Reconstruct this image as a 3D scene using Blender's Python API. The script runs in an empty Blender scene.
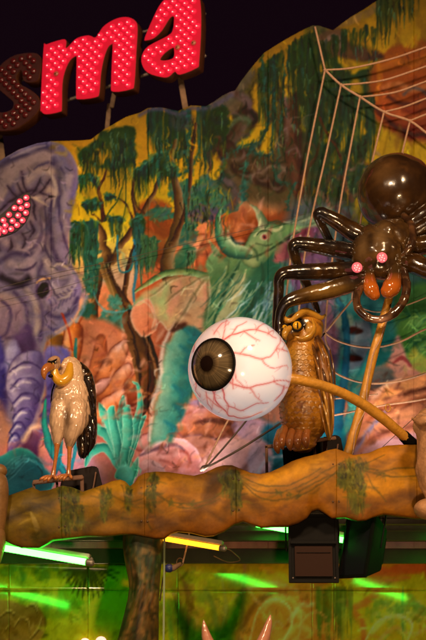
import bpy, bmesh, math, random
import numpy as np
from mathutils import Vector, Matrix, Quaternion
R = math.radians
SC = bpy.context.scene
COL = SC.collection
# ---------------------------------------------------------------- camera
PITCH = R(16); FP = 1644.0; CAM = Vector((0, -12, 1.5))
cam_d = bpy.data.cameras.new('camera'); cam = bpy.data.objects.new('camera', cam_d); COL.objects.link(cam)
cam.location = CAM; cam.rotation_euler = (R(90)+PITCH, 0, 0)
cam_d.sensor_fit = 'HORIZONTAL'; cam_d.sensor_width = 36; cam_d.lens = 36*FP/426
cam_d.clip_start = .1; cam_d.clip_end = 2000
cam_d.dof.use_dof = True; cam_d.dof.focus_distance = 11.0; cam_d.dof.aperture_fstop = 2.8
SC.camera = cam
SC.render.resolution_x = 682; SC.render.resolution_y = 1024
# ---------------------------------------------------------------- night sky
W = bpy.data.worlds.new('World'); SC.world = W; W.use_nodes = True
nt = W.node_tree; bg = nt.nodes['Background']
tc = nt.nodes.new('ShaderNodeTexCoord'); nz = nt.nodes.new('ShaderNodeTexNoise'); nz.inputs['Scale'].default_value = 2.2
rp = nt.nodes.new('ShaderNodeValToRGB'); rp.color_ramp.elements[0].color = (.0042, .0012, .0030, 1); rp.color_ramp.elements[1].color = (.0066, .0022, .0046, 1)
nt.links.new(tc.outputs['Generated'], nz.inputs['Vector']); nt.links.new(nz.outputs['Fac'], rp.inputs['Fac']); nt.links.new(rp.outputs[0], bg.inputs[0])
bg.inputs[1].default_value = 1.0
SC.view_settings.view_transform = 'Standard'; SC.view_settings.look = 'None'; SC.view_settings.exposure = 0; SC.view_settings.gamma = 1
# ---------------------------------------------------------------- fairground flood lamps (warm, in front of and above the ride)
def lamp(kind, name, loc, target, power, col, size=.4, spot=None, blend=.5):
    d = bpy.data.lights.new(name, kind); d.energy = power; d.color = col
    if kind == 'AREA': d.shape = 'DISK'; d.size = size
    if kind == 'SPOT': d.spot_size = R(spot); d.spot_blend = blend; d.shadow_soft_size = size
    o = bpy.data.objects.new(name, d); COL.objects.link(o); o.location = loc
    o.rotation_euler = (Vector(target)-Vector(loc)).to_track_quat('-Z', 'Y').to_euler(); return o
lamp('SPOT', 'mast_flood_right', (2.6, -7.6, 8.2), (.6, -.4, 4.4), 1650, (1, .64, .34), .5, 60, .6)
lamp('SPOT', 'mast_flood_left', (-2.4, -8.6, 7.4), (-.5, -.2, 4.4), 1350, (1, .69, .42), .5, 60, .6)
lamp('SPOT', 'ground_flood', (.8, -8.5, 1.0), (.5, -1, 3.3), 800, (1, .62, .30), .16, 50, .7)

# ---------------------------------------------------------------- helpers
CP, SP = math.cos(PITCH), math.sin(PITCH)
def ray(px, py):
    a = (px-213)/FP; b = -(py-320)/FP
    return Vector((a, CP - b*SP, SP + b*CP))
def P(px, py, Y=0.):
    d = ray(px, py); return CAM + d*((Y-CAM.y)/d.y)
def PZ(px, py, Z):
    d = ray(px, py); return CAM + d*((Z-CAM.z)/d.z)
def PP(px, py, o, n):
    d = ray(px, py); n = Vector(n); return CAM + d*((Vector(o)-CAM).dot(n)/d.dot(n))
def KM(Y): return (Y-CAM.y)/CP/FP           # metres per photo pixel at depth Y
def origin(o):
    v = Vector((0, 0, 0))
    while o: v = v + o.location; o = o.parent
    return v
def lin(c):
    c = np.asarray(c, float)/255; return np.where(c <= .04045, c/12.92, ((c+.055)/1.055)**2.4)
def mesh_obj(name, verts, faces, mat=None, parent=None, smooth=True, cols=None):
    me = bpy.data.meshes.new(name)
    V = np.asarray(verts, float)
    if parent is not None: V = V - np.array(origin(parent))
    if isinstance(faces, np.ndarray):
        n = len(faces); me.vertices.add(len(V)); me.vertices.foreach_set('co', V.ravel())
        me.loops.add(n*4); me.loops.foreach_set('vertex_index', faces.ravel().astype(np.int32))
        me.polygons.add(n); me.polygons.foreach_set('loop_start', np.arange(0, n*4, 4, dtype=np.int32))
        me.polygons.foreach_set('loop_total', np.full(n, 4, dtype=np.int32)); me.update(calc_edges=True)
    else: me.from_pydata([tuple(v) for v in V], [], [tuple(f) for f in faces])
    me.validate()
    if smooth: me.polygons.foreach_set('use_smooth', np.ones(len(me.polygons), bool))
    if cols is not None: setcol(me, cols)
    o = bpy.data.objects.new(name, me); COL.objects.link(o)
    if parent is not None: o.parent = parent
    if mat is not None: me.materials.append(mat)
    return o
def setcol(me, cols):
    at = me.color_attributes.new('paint', 'FLOAT_COLOR', 'POINT')
    C = np.ones((len(me.vertices), 4), np.float32); C[:, :3] = cols; at.data.foreach_set('color', C.ravel())
def tag(o, label=None, cat=None, group=None, kind=None):
    if label: o['label'] = label
    if cat: o['category'] = cat
    if group: o['group'] = group
    if kind: o['kind'] = kind
    return o
def empty(name, loc, label, cat, group=None):
    o = bpy.data.objects.new(name, None); COL.objects.link(o); o.location = loc; o.empty_display_size = .1
    return tag(o, label, cat, group)

def mat(name, col=(.5, .5, .5), rough=.5, metal=0, coat=0, emit=None, es=0, attr=False, noise=0, nscale=8, bump=0, bscale=40, bkind='noise', spec=.5, attr_emit=0, trans=0):
    m = bpy.data.materials.new(name); m.use_nodes = True; t = m.node_tree; b = t.nodes['Principled BSDF']; L = t.links
    b.inputs['Roughness'].default_value = rough; b.inputs['Metallic'].default_value = metal; b.inputs['Coat Weight'].default_value = coat; b.inputs['Coat Roughness'].default_value = .06
    b.inputs['Specular IOR Level'].default_value = spec
    if trans: b.inputs['Transmission Weight'].default_value = trans
    src = None
    if attr:
        a = t.nodes.new('ShaderNodeAttribute'); a.attribute_name = 'paint'; src = a.outputs['Color']
    else:
        a = t.nodes.new('ShaderNodeRGB'); a.outputs[0].default_value = (*col, 1); src = a.outputs[0]
    co = t.nodes.new('ShaderNodeTexCoord')
    if noise:
        n = t.nodes.new('ShaderNodeTexNoise'); n.inputs['Scale'].default_value = nscale; n.inputs['Detail'].default_value = 8; n.inputs['Roughness'].default_value = .65
        L.new(co.outputs['Object'], n.inputs['Vector'])
        mr = t.nodes.new('ShaderNodeMapRange'); mr.inputs['From Min'].default_value = .3; mr.inputs['From Max'].default_value = .7; mr.inputs['To Min'].default_value = 1-noise; mr.inputs['To Max'].default_value = 1+noise*.6
        L.new(n.outputs['Fac'], mr.inputs['Value'])
        x = t.nodes.new('ShaderNodeVectorMath'); x.operation = 'SCALE'; L.new(src, x.inputs[0]); L.new(mr.outputs[0], x.inputs['Scale']); src = x.outputs[0]
    L.new(src, b.inputs['Base Color'])
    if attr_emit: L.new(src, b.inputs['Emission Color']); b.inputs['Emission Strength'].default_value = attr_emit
    if emit: b.inputs['Emission Color'].default_value = (*emit, 1); b.inputs['Emission Strength'].default_value = es
    if bump:
        if bkind == 'noise':
            n2 = t.nodes.new('ShaderNodeTexNoise'); n2.inputs['Scale'].default_value = bscale; n2.inputs['Detail'].default_value = 6; out = n2.outputs['Fac']
        else:
            n2 = t.nodes.new('ShaderNodeTexVoronoi'); n2.inputs['Scale'].default_value = bscale; n2.feature = 'SMOOTH_F1'; out = n2.outputs['Distance']
        L.new(co.outputs['Object'], n2.inputs['Vector'])
        bp = t.nodes.new('ShaderNodeBump'); bp.inputs['Strength'].default_value = bump; bp.inputs['Distance'].default_value = .01 if bkind == 'noise' else -.02
        L.new(out, bp.inputs['Height']); L.new(bp.outputs[0], b.inputs['Normal'])
        if coat: L.new(bp.outputs[0], b.inputs['Coat Normal'])
    return m

def sheet(nr, nc):
    a = np.arange(nr*nc).reshape(nr, nc)
    return np.stack([a[1:, :-1].ravel(), a[1:, 1:].ravel(), a[:-1, 1:].ravel(), a[:-1, :-1].ravel()], 1)

def resample(pts, rad, n=4):
    D = np.hstack([np.array([tuple(p) for p in pts], float), np.array(rad, float).reshape(len(pts), -1)])
    if len(pts) == 2: return np.array([D[0]*(1-t)+D[1]*t for t in np.linspace(0, 1, 5)])
    return cr(D, False, n)
def tube_geo(pts, rad, seg=12, n=4, cap=True, flat=1.0, ref=None):
    """tapering tube through pts; rad per point (metres); rounded caps; flat = squash along the second axis"""
    D = resample(pts, rad, n); C = [Vector(r[:3]) for r in D]; Rr = np.maximum(D[:, 3], 1e-4)
    m = len(C); T = [(C[min(i+1, m-1)]-C[max(i-1, 0)]).normalized() for i in range(m)]
    ref = Vector(ref) if ref is not None else (Vector((0, 0, 1)) if abs(T[0].z) < .9 else Vector((0, 1, 0)))
    u = (ref - T[0]*ref.dot(T[0])).normalized(); rings = []
    for i in range(m):
        u = (u - T[i]*u.dot(T[i])).normalized(); rings.append((C[i], T[i], u.copy(), Rr[i]))
    if cap:
        pre = [(C[0]-T[0]*Rr[0]*math.sin(a)*.9, T[0], rings[0][2], Rr[0]*math.cos(a)) for a in (R(85), R(60), R(30))]
        post = [(C[-1]+T[-1]*Rr[-1]*math.sin(a)*.9, T[-1], rings[-1][2], Rr[-1]*math.cos(a)) for a in (R(30), R(60), R(85))]
        rings = pre+rings+post
    V, F = [], []
    for c, t, u, r in rings:
        w = t.cross(u)
        for k in range(seg):
            a = 2*math.pi*k/seg; V.append(c+u*(r*math.cos(a))+w*(r*flat*math.sin(a)))
    for i in range(len(rings)-1):
        for k in range(seg): F.append((i*seg+k, i*seg+(k+1) % seg, (i+1)*seg+(k+1) % seg, (i+1)*seg+k))
    F.append(tuple(range(seg-1, -1, -1))); F.append(tuple(range((len(rings)-1)*seg, len(rings)*seg)))
    return V, F
def join(*geos):
    V, F = [], []
    for v, f in geos:
        o = len(V); V += list(v); F += [tuple(i+o for i in q_) for q_ in f]
    return V, F
def tube(name, pts, rad, m, parent=None, **k):
    if np.isscalar(rad): rad = [rad]*len(pts)
    V, F = tube_geo(pts, rad, **k); return mesh_obj(name, V, F, m, parent)
def ball_geo(c, r, seg=24, rings=14, rot=None):
    c = Vector(c); r = (r, r, r) if np.isscalar(r) else r; V, F = [], []
    M = rot if rot is not None else Matrix.Identity(3)
    V.append(c+M@Vector((0, 0, r[2])))
    for i in range(1, rings):
        a = math.pi*i/rings
        for k in range(seg):
            b = 2*math.pi*k/seg; V.append(c+M@Vector((r[0]*math.sin(a)*math.cos(b), r[1]*math.sin(a)*math.sin(b), r[2]*math.cos(a))))
    V.append(c+M@Vector((0, 0, -r[2]))); e = len(V)-1
    for k in range(seg):
        F.append((0, 1+k, 1+(k+1) % seg)); F.append((e, e-seg+(k+1) % seg, e-seg+k))
        for i in range(rings-2): F.append((1+i*seg+k, 1+(i+1)*seg+k, 1+(i+1)*seg+(k+1) % seg, 1+i*seg+(k+1) % seg))
    return V, F
def box_geo(c, s, rot=None, bev=.004):
    """bevelled box as geometry"""
    bm = bmesh.new(); bmesh.ops.create_cube(bm, size=1)
    for v in bm.verts: v.co = Vector((v.co.x*s[0], v.co.y*s[1], v.co.z*s[2]))
    if bev: bmesh.ops.bevel(bm, geom=list(bm.edges), offset=min(bev, min(s)*.3), segments=2, affect='EDGES')
    M = rot if rot is not None else Matrix.Identity(3); c = Vector(c)
    V = [c+M@v.co for v in bm.verts]; bm.verts.index_update(); F = [tuple(v.index for v in f.verts) for f in bm.faces]; bm.free(); return V, F
def box(name, c, s, m, parent=None, rot=None, bev=.004):
    V, F = box_geo(c, s, rot, bev); return mesh_obj(name, V, F, m, parent, smooth=False)
def remesh(name, geo, voxel, m, parent, colfn=None, smooth=6, disp=None):
    """fuse geometry into ONE continuous surface, smooth it, colour it per vertex"""
    t = mesh_obj('tmp', geo[0], geo[1]); r = t.modifiers.new('r', 'REMESH'); r.mode = 'VOXEL'; r.voxel_size = voxel
    if smooth: s = t.modifiers.new('s', 'SMOOTH'); s.iterations = smooth; s.factor = .6
    dg = bpy.context.evaluated_depsgraph_get(); dg.update()
    me = bpy.data.meshes.new_from_object(t.evaluated_get(dg)); me.name = name
    bpy.data.objects.remove(t)
    n = len(me.vertices); co = np.empty(n*3); me.vertices.foreach_get('co', co); co = co.reshape(-1, 3)
    no = np.empty(n*3); me.vertices.foreach_get('normal', no); no = no.reshape(-1, 3)
    if disp is not None: co = co + no*disp(co)[:, None]
    if colfn is not None: setcol(me, colfn(co, no))
    if parent is not None: co = co-np.array(origin(parent))
    me.vertices.foreach_set('co', co.ravel()); me.polygons.foreach_set('use_smooth', np.ones(len(me.polygons), bool))
    me.materials.clear(); me.materials.append(m)
    o = bpy.data.objects.new(name, me); COL.objects.link(o); o.parent = parent; return o
def px_of(co):
    """photo pixel coordinates of world points (used only to place painted colours on the figures)"""
    d = np.asarray(co)-np.array(CAM); f = d[:, 1]*CP+d[:, 2]*SP; u = -d[:, 1]*SP+d[:, 2]*CP
    return 213+FP*d[:, 0]/f, 320-FP*u/f
def noise3(co, s, seed=0): return noise2(co[:, 0]+co[:, 1]*.7+50, co[:, 2]+co[:, 1]*.5+50, s, seed)
def cutout(name, loops, depth, o, ux, uy, un, m, parent, bevel=0, smooth=False):
    """cut-out board: 2D loops (first the outline, then holes) filled and extruded to a real thickness"""
    cu = bpy.data.curves.new('t', 'CURVE'); cu.dimensions = '2D'; cu.fill_mode = 'BOTH'; cu.extrude = depth/2; cu.bevel_depth = bevel; cu.bevel_resolution = 1
    for lp in loops:
        s = cu.splines.new('POLY'); s.points.add(len(lp)-1); s.use_cyclic_u = True
        for p, v in zip(s.points, lp): p.co = (v[0], v[1], 0, 1)
    t = bpy.data.objects.new('t', cu); COL.objects.link(t); dg = bpy.context.evaluated_depsgraph_get(); dg.update()
    me = bpy.data.meshes.new_from_object(t.evaluated_get(dg)); bpy.data.objects.remove(t); bpy.data.curves.remove(cu)
    me.name = name; b = Vector(o)-(origin(parent) if parent else Vector()); ux, uy, un = Vector(ux), Vector(uy), Vector(un)
    for v in me.vertices: v.co = b+ux*v.co.x+uy*v.co.y+un*(v.co.z+depth/2)
    me.materials.clear(); me.materials.append(m); ob = bpy.data.objects.new(name, me); COL.objects.link(ob)
    if parent: ob.parent = parent
    if smooth: me.polygons.foreach_set('use_smooth', np.ones(len(me.polygons), bool))
    return ob

def cr(pts, closed=False, n=5):
    """Catmull-Rom resampling of a list of points (any dimension)."""
    P = np.array(pts, float); N = len(P); out = []
    rng = range(N) if closed else range(N - 1)
    for i in rng:
        if closed: a, b, c, d = P[(i-1) % N], P[i], P[(i+1) % N], P[(i+2) % N]
        else: a, b, c, d = P[max(i-1, 0)], P[i], P[i+1], P[min(i+2, N-1)]
        for k in range(n):
            t = k / n
            out.append(.5*((2*b)+(-a+c)*t+(2*a-5*b+4*c-d)*t*t+(-a+3*b-3*c+d)*t**3))
    if not closed: out.append(P[-1])
    return np.array(out)

def lerpcols(cols, t):
    cols = np.array(cols, float).reshape(-1, 3); n = len(cols)
    if n == 1: return np.broadcast_to(cols[0], t.shape + (3,))
    u = np.clip(t, 0, 1) * (n - 1); i = np.minimum(u.astype(int), n - 2); f = (u - i)[..., None]
    return cols[i] * (1 - f) + cols[i + 1] * f

def noise2(X, Y, cell, seed):
    """smooth value noise at coordinates X, Y"""
    r = np.random.RandomState(seed); T = r.rand(64, 64)
    u = X / cell; v = Y / cell
    i = np.floor(u).astype(int); j = np.floor(v).astype(int); fu = u - i; fv = v - j
    fu = fu*fu*(3-2*fu); fv = fv*fv*(3-2*fv)
    a = T[j % 64, i % 64]; b = T[j % 64, (i+1) % 64]; c = T[(j+1) % 64, i % 64]; d = T[(j+1) % 64, (i+1) % 64]
    return (a*(1-fu)+b*fu)*(1-fv)+(c*(1-fu)+d*fu)*fv - .5

class Canvas:
    def __init__(s, x0, y0, x1, y1, S, base=(128, 128, 128)):
        s.x0, s.y0, s.S = x0, y0, S
        s.W = int((x1-x0)*S); s.H = int((y1-y0)*S)
        s.A = np.empty((s.H, s.W, 3), np.float32); s.A[:] = base
        s.rnd = random.Random(7)
    def box(s, xa, ya, xb, yb):
        i0 = max(0, int((xa-s.x0)*s.S)); i1 = min(s.W, int((xb-s.x0)*s.S)+2)
        j0 = max(0, int((ya-s.y0)*s.S)); j1 = min(s.H, int((yb-s.y0)*s.S)+2)
        if i1 <= i0 or j1 <= j0: return None
        X, Y = np.meshgrid(np.arange(i0, i1)/s.S+s.x0, np.arange(j0, j1)/s.S+s.y0)
        return (slice(j0, j1), slice(i0, i1)), X.astype(np.float32), Y.astype(np.float32)
    def mix(s, sl, col, a):
        s.A[sl] = s.A[sl]*(1-a[..., None]) + np.asarray(col, np.float32)*a[..., None]
    def grad(s, stops):
        """vertical gradient stops [(y,col)]"""
        ys = np.arange(s.H)/s.S+s.y0
        for k in range(3): s.A[:, :, k] = np.interp(ys, [a for a, _ in stops], [c[k] for _, c in stops])[:, None]
    def blob(s, pts, cols, soft=1.5, dr=(0, 1), rim=None, a=1., smooth=True, wob=0, seed=1):
        P = cr(pts, True, 4) if smooth else np.array(pts, float)
        m = soft+1
        b = s.box(P[:, 0].min()-m, P[:, 1].min()-m, P[:, 0].max()+m, P[:, 1].max()+m)
        if b is None: return
        sl, X, Y = b
        if wob: Xw = X+noise2(X, Y, 6, seed)*wob; Yw = Y+noise2(X, Y, 6, seed+5)*wob
        else: Xw, Yw = X, Y
        d2 = np.full(X.shape, 1e9, np.float32); ins = np.zeros(X.shape, bool)
        Q = np.roll(P, -1, 0)
        for (ax, ay), (bx, by) in zip(P, Q):
            ex, ey = bx-ax, by-ay; L = ex*ex+ey*ey+1e-9
            t = np.clip(((Xw-ax)*ex+(Yw-ay)*ey)/L, 0, 1)
            dx = Xw-ax-t*ex; dy = Yw-ay-t*ey
            np.minimum(d2, dx*dx+dy*dy, out=d2)
            if ay != by:
                ins ^= ((ay > Yw) != (by > Yw)) & (Xw < ex*(Yw-ay)/(by-ay)+ax)
        d = np.sqrt(d2); d = np.where(ins, d, -d)
        al = np.clip(d/soft*.5+.5, 0, 1); al = al*al*(3-2*al)*a
        pr = P @ np.array(dr, float); lo, hi = pr.min(), pr.max()
        t = (X*dr[0]+Y*dr[1]-lo)/(hi-lo+1e-9)
        t = t + noise2(X, Y, 7, seed+9)*.22
        C = lerpcols(cols, t)
        if rim:
            w = np.exp(-np.maximum(d, 0)/rim[1])[..., None]; C = C*(1-w)+np.array(rim[0], float)*w
        s.mix(sl, C, al)
    def stroke(s, pts, w, col, edge=None, soft=.8, a=1., lit=None, n=5):
        """pts polyline; w widths along it (full width); edge = colour at both sides; lit = (left col, right col)"""
        P = cr(pts, False, n) if len(pts) > 2 else np.array(pts, float)
        w = np.atleast_1d(w).astype(float); Wd = np.interp(np.linspace(0, 1, len(P)), np.linspace(0, 1, len(w)), w)/2
        m = Wd.max()+soft+1
        b = s.box(P[:, 0].min()-m, P[:, 1].min()-m, P[:, 0].max()+m, P[:, 1].max()+m)
        if b is None: return
        sl, X, Y = b
        best = np.full(X.shape, -1e9, np.float32); rr = np.zeros(X.shape, np.float32); sg = np.zeros(X.shape, np.float32)
        for k in range(len(P)-1):
            ax, ay = P[k]; bx, by = P[k+1]; ex, ey = bx-ax, by-ay; L = ex*ex+ey*ey+1e-9
            t = np.clip(((X-ax)*ex+(Y-ay)*ey)/L, 0, 1)
            dx = X-ax-t*ex; dy = Y-ay-t*ey; d = np.sqrt(dx*dx+dy*dy); ww = Wd[k]*(1-t)+Wd[k+1]*t
            q = ww-d; u = q > best
            best = np.where(u, q, best); rr = np.where(u, d/(ww+1e-3), rr)
            if lit is not None: sg = np.where(u, np.sign(ex*dy-ey*dx)*d/(ww+1e-3), sg)
        al = np.clip(best/soft+.5, 0, 1)*a
        c = np.array(col, float)
        if lit is not None: C = lerpcols([lit[0], col, lit[1]], sg*.5+.5)
        elif edge is not None:
            r = np.clip(rr, 0, 1)[..., None]**2; C = c*(1-r)+np.array(edge, float)*r
        else: C = np.broadcast_to(c, X.shape+(3,))
        s.mix(sl, C, al)
    def drips(s, x0, x1, ytop, length, cols, n, w=(1, 2.6), a=.75, seed=3, slant=0):
        r = random.Random(seed)
        for _ in range(n):
            u = r.random(); x = x0+(x1-x0)*u
            y = (ytop(x) if callable(ytop) else ytop)+r.uniform(-3, 3)
            L = (length(x) if callable(length) else length)*r.uniform(.35, 1)
            ww = r.uniform(*w)
            s.stroke([(x, y), (x+slant*L*.5+r.uniform(-1, 1), y+L*.5), (x+slant*L+r.uniform(-1.2, 1.2), y+L)], [ww, ww, .3], r.choice(cols), soft=1.1, a=a*r.uniform(.6, 1), n=2)
    def dabs(s, cx, cy, rx, ry, cols, n, w=(1.5, 4), a=.7, seed=4, ang=None):
        r = random.Random(seed)
        for _ in range(n):
            th = r.uniform(0, 6.283); q = math.sqrt(r.random())
            x = cx+rx*q*math.cos(th); y = cy+ry*q*math.sin(th)
            g = r.uniform(0, 6.28) if ang is None else ang+r.uniform(-.5, .5); L = r.uniform(1, 4)
            s.stroke([(x-L*math.cos(g), y-L*math.sin(g)), (x+L*math.cos(g), y+L*math.sin(g))], r.uniform(*w), r.choice(cols), soft=1.2, a=a*r.uniform(.5, 1))
    def mottle(s, amp, cells=(40, 14, 5, 1.6), seed=11):
        X, Y = np.meshgrid(np.arange(s.W)/s.S, np.arange(s.H)/s.S)
        m = np.zeros(X.shape)
        for k, c in enumerate(cells): m += noise2(X+k*17, Y+k*9, c, seed+k)*(.75**k)
        s.A *= (1+amp*m)[..., None]
        h = noise2(X, Y, 9, seed+30)[..., None]*amp*22
        s.A += h*np.array([1, .1, -1.0])
    def warp(s, amp, cell, seed):
        X, Y = np.meshgrid(np.arange(s.W), np.arange(s.H))
        dx = noise2(X/s.S, Y/s.S, cell, seed)*amp*s.S*2; dy = noise2(X/s.S, Y/s.S, cell, seed+1)*amp*s.S*2
        u = np.clip((X+dx).round().astype(int), 0, s.W-1); v = np.clip((Y+dy).round().astype(int), 0, s.H-1)
        s.A = s.A[v, u]
    def sample(s, x, y):
        u = np.clip((np.asarray(x)-s.x0)*s.S, 0, s.W-1.001); v = np.clip((np.asarray(y)-s.y0)*s.S, 0, s.H-1.001)
        i = u.astype(int); j = v.astype(int); fu = (u-i)[..., None]; fv = (v-j)[..., None]; A = s.A
        return (A[j, i]*(1-fu)+A[j, i+1]*fu)*(1-fv)+(A[j+1, i]*(1-fu)+A[j+1, i+1]*fu)*fv

def q(pts, x0, y0, k):
    return [(x0+a/k, y0+b/k) for a, b in pts]

def paint_backdrop():
    c = Canvas(-90, -60, 520, 500, 2)
    c.grad([(-60, (120, 84, 14)), (90, (158, 112, 16)), (150, (176, 124, 14)), (215, (196, 156, 16)), (245, (205, 165, 60)), (275, (196, 150, 105)), (330, (186, 112, 66)), (420, (176, 108, 74)), (470, (168, 100, 78))])
    DG = [(32, 50, 28), (28, 58, 38), (46, 64, 28), (22, 52, 42), (40, 56, 24)]
    TG = [(42, 92, 62), (52, 104, 76), (36, 84, 66), (70, 112, 66)]
    BR = (92, 56, 26); BRd = (52, 32, 16); BRl = (140, 92, 44)
    # ---------- distant mid rocks behind the trees
    T1, T2, T3, T4 = (214, 128, 74), (168, 84, 42), (120, 56, 28), (232, 160, 112)
    c.blob([(64, 320), (76, 300), (95, 290), (110, 285), (130, 300), (150, 300), (165, 330), (175, 420), (150, 470), (60, 470)], [T1, T2, T1], 4, (.6, 1))
    c.blob([(140, 262), (155, 252), (180, 238), (196, 226), (215, 215), (250, 218), (272, 240), (262, 300), (150, 330), (135, 290)], [T1, T2, T1], 4, (.3, 1))
    c.blob([(136, 210), (150, 200), (170, 205), (172, 235), (150, 245), (134, 235)], [(160, 84, 34), (120, 58, 26)], 4)
    c.blob([(137, 240), (150, 232), (170, 246), (162, 262), (140, 266)], [(150, 88, 40), (98, 52, 26)], 3)
    c.blob([(180, 268), (188, 245), (200, 234), (212, 240), (210, 262), (196, 274)], [T4, T1, T2], 2, (.5, 1), rim=((110, 50, 26), 2))
    c.blob([(196, 262), (204, 238), (222, 226), (236, 235), (226, 262), (206, 278)], [T1, T2, T4], 2, (1, .6), rim=((110, 50, 26), 2))
    c.blob([(210, 215), (226, 196), (246, 186), (268, 190), (290, 200), (300, 225), (284, 245), (236, 248), (214, 240)], [(190, 120, 72), (150, 76, 36), (110, 56, 28)], 3, (.2, 1))
    c.blob([(226, 206), (246, 196), (270, 200), (282, 210), (266, 216), (240, 214)], [(206, 146, 96), (170, 92, 46)], 3)
    c.blob([(210, 232), (228, 222), (244, 228), (238, 262), (222, 270)], [(196, 110, 56), (128, 62, 30)], 3, (1, 1))
    # ---------- painted bluish foliage behind the middle trees
    for cx, cy, rx, ry in [(195, 200, 14, 14), (212, 186, 16, 12), (160, 214, 14, 6), (186, 230, 10, 16), (178, 190, 8, 10), (226, 196, 10, 9), (218, 206, 20, 7)]:
        c.dabs(cx, cy, rx, ry, TG+[(78, 92, 76), (88, 98, 60)], int(rx*ry*.9), (1.5, 4), .6, int(cx*3+cy), ang=-.5)
    c.dabs(205, 214, 16, 8, [(92, 72, 84), (104, 80, 84), (70, 64, 72)], 70, (2, 4), .5, 19)
    # ---------- swirling dark trunk cloud, upper middle
    c.blob([(210, 110), (226, 96), (250, 74), (275, 70), (300, 78), (318, 90), (316, 200), (240, 200), (214, 176), (206, 140)], [(96, 78, 34), (80, 66, 40), (92, 70, 42)], 8, (.2, 1))
    c.blob([(200, 112), (214, 100), (236, 95), (250, 100), (246, 128), (236, 145), (222, 160), (213, 178), (206, 168), (203, 135)], [(112, 92, 60), (74, 50, 34)], 4, (1, 1), rim=((128, 104, 80), 3))
    for P, w, C in [([(248, 72), (240, 84), (232, 96), (219, 104)], 14, (104, 88, 62)), ([(254, 104), (247, 110), (238, 116), (230, 128), (222, 141), (223, 155)], 9, (64, 36, 28)), ([(230, 92), (243, 98), (251, 106), (254, 118)], 8, (112, 84, 70)),
                    ([(213, 152), (225, 146), (238, 150), (246, 158), (240, 166)], 8, (72, 46, 34)), ([(233, 157), (245, 163), (262, 172), (276, 176), (285, 170)], 18, (84, 62, 40)), ([(236, 168), (250, 178), (266, 183), (280, 188)], 10, (58, 38, 26)),
                    ([(262, 172), (272, 165), (284, 170)], 6, (136, 106, 80)), ([(288, 92), (290, 110), (293, 130), (292, 150), (296, 172), (300, 190)], 16, (98, 56, 38)), ([(296, 96), (300, 120), (298, 150), (303, 176)], 8, (66, 38, 30)),
                    ([(284, 96), (288, 120), (286, 140)], 4, (120, 92, 74)), ([(284, 130), (292, 126), (298, 132)], 3, (128, 96, 80)), ([(288, 152), (295, 148), (300, 156)], 3, (120, 90, 76)),
                    ([(226, 132), (233, 122), (243, 118), (252, 128), (248, 140), (238, 146)], 7, (86, 96, 62)), ([(220, 176), (230, 184), (236, 196), (230, 206)], 8, (88, 74, 66)), ([(252, 112), (256, 120), (252, 128)], 5, (46, 28, 24))]:
        c.stroke(P, w, C, edge=tuple(v*.8 for v in C), soft=4, a=.85)
    # yellow openings
    Y1, Y2 = (172, 124, 14), (196, 150, 18)
    for P in [q([(170, 95), (185, 140), (200, 215), (215, 290), (185, 330), (120, 352), (92, 345), (140, 312), (165, 270), (175, 225), (150, 170), (155, 110)], 215, 60, 4.06),
              q([(205, 300), (235, 250), (245, 300), (240, 345), (215, 375), (190, 380), (195, 340)], 215, 60, 4.06), q([(255, 100), (290, 60), (325, 55), (330, 120), (300, 150), (270, 130)], 215, 60, 4.06),
              q([(232, 95), (245, 110), (250, 180), (238, 185), (228, 140)], 215, 60, 4.06), q([(345, 190), (365, 205), (365, 280), (352, 275)], 215, 60, 4.06), q([(40, 230), (62, 215), (70, 240), (50, 265)], 215, 60, 4.06),
              q([(0, 380), (15, 400), (22, 450), (8, 480), (-20, 470)], 215, 60, 4.06)]:
        c.blob(P, [Y1, Y2], 2.2, (0, 1), a=.95, wob=3)
    c.stroke(q([(165, 330), (175, 365), (200, 385), (240, 370), (250, 345)], 215, 60, 4.06), [1, 3, 1], (208, 160, 70), soft=1.5, a=.7)
    # ---------- upper right: dark greens and yellow, orange red creature
    c.blob([(312, 20), (345, 40), (380, 60), (380, 110), (372, 150), (350, 215), (318, 215), (306, 160), (306, 60)], [(58, 70, 26), (44, 66, 40), (60, 60, 34)], 7, (.3, 1))
    c.blob([(350, -60), (520, -60), (520, 60), (420, 62), (385, 52), (355, 40), (330, 30)], [(132, 98, 20), (150, 104, 18)], 5)
    c.blob([(372, 66), (384, 48), (430, 40), (520, 40), (520, 125), (440, 150), (404, 142), (376, 120), (368, 92)], [(150, 78, 20), (160, 76, 34), (128, 48, 24), (100, 44, 28)], 5, (.5, 1), rim=((140, 80, 30), 3))
    for P, w, C in [([(380, 70), (395, 62), (415, 64), (436, 52)], 7, (168, 92, 34)), ([(384, 88), (398, 84), (412, 90), (432, 84)], 5, (184, 108, 58)), ([(388, 96), (402, 104), (420, 102)], 4, (86, 40, 26)), ([(392, 110), (410, 118), (430, 112)], 6, (176, 84, 44)),
                    ([(404, 94), (412, 88), (424, 92), (430, 100)], 3, (96, 78, 70)), ([(376, 108), (392, 124), (412, 134), (436, 136)], 4, (74, 34, 26)), ([(378, 60), (380, 80), (376, 100)], 4, (178, 104, 30))]:
        c.stroke(P, w, C, soft=3, a=.8)
    c.blob([(378, 124), (398, 136), (426, 142), (520, 140), (520, 200), (400, 196), (368, 178), (370, 150)], [(186, 140, 20), (200, 150, 30)], 5)
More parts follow.
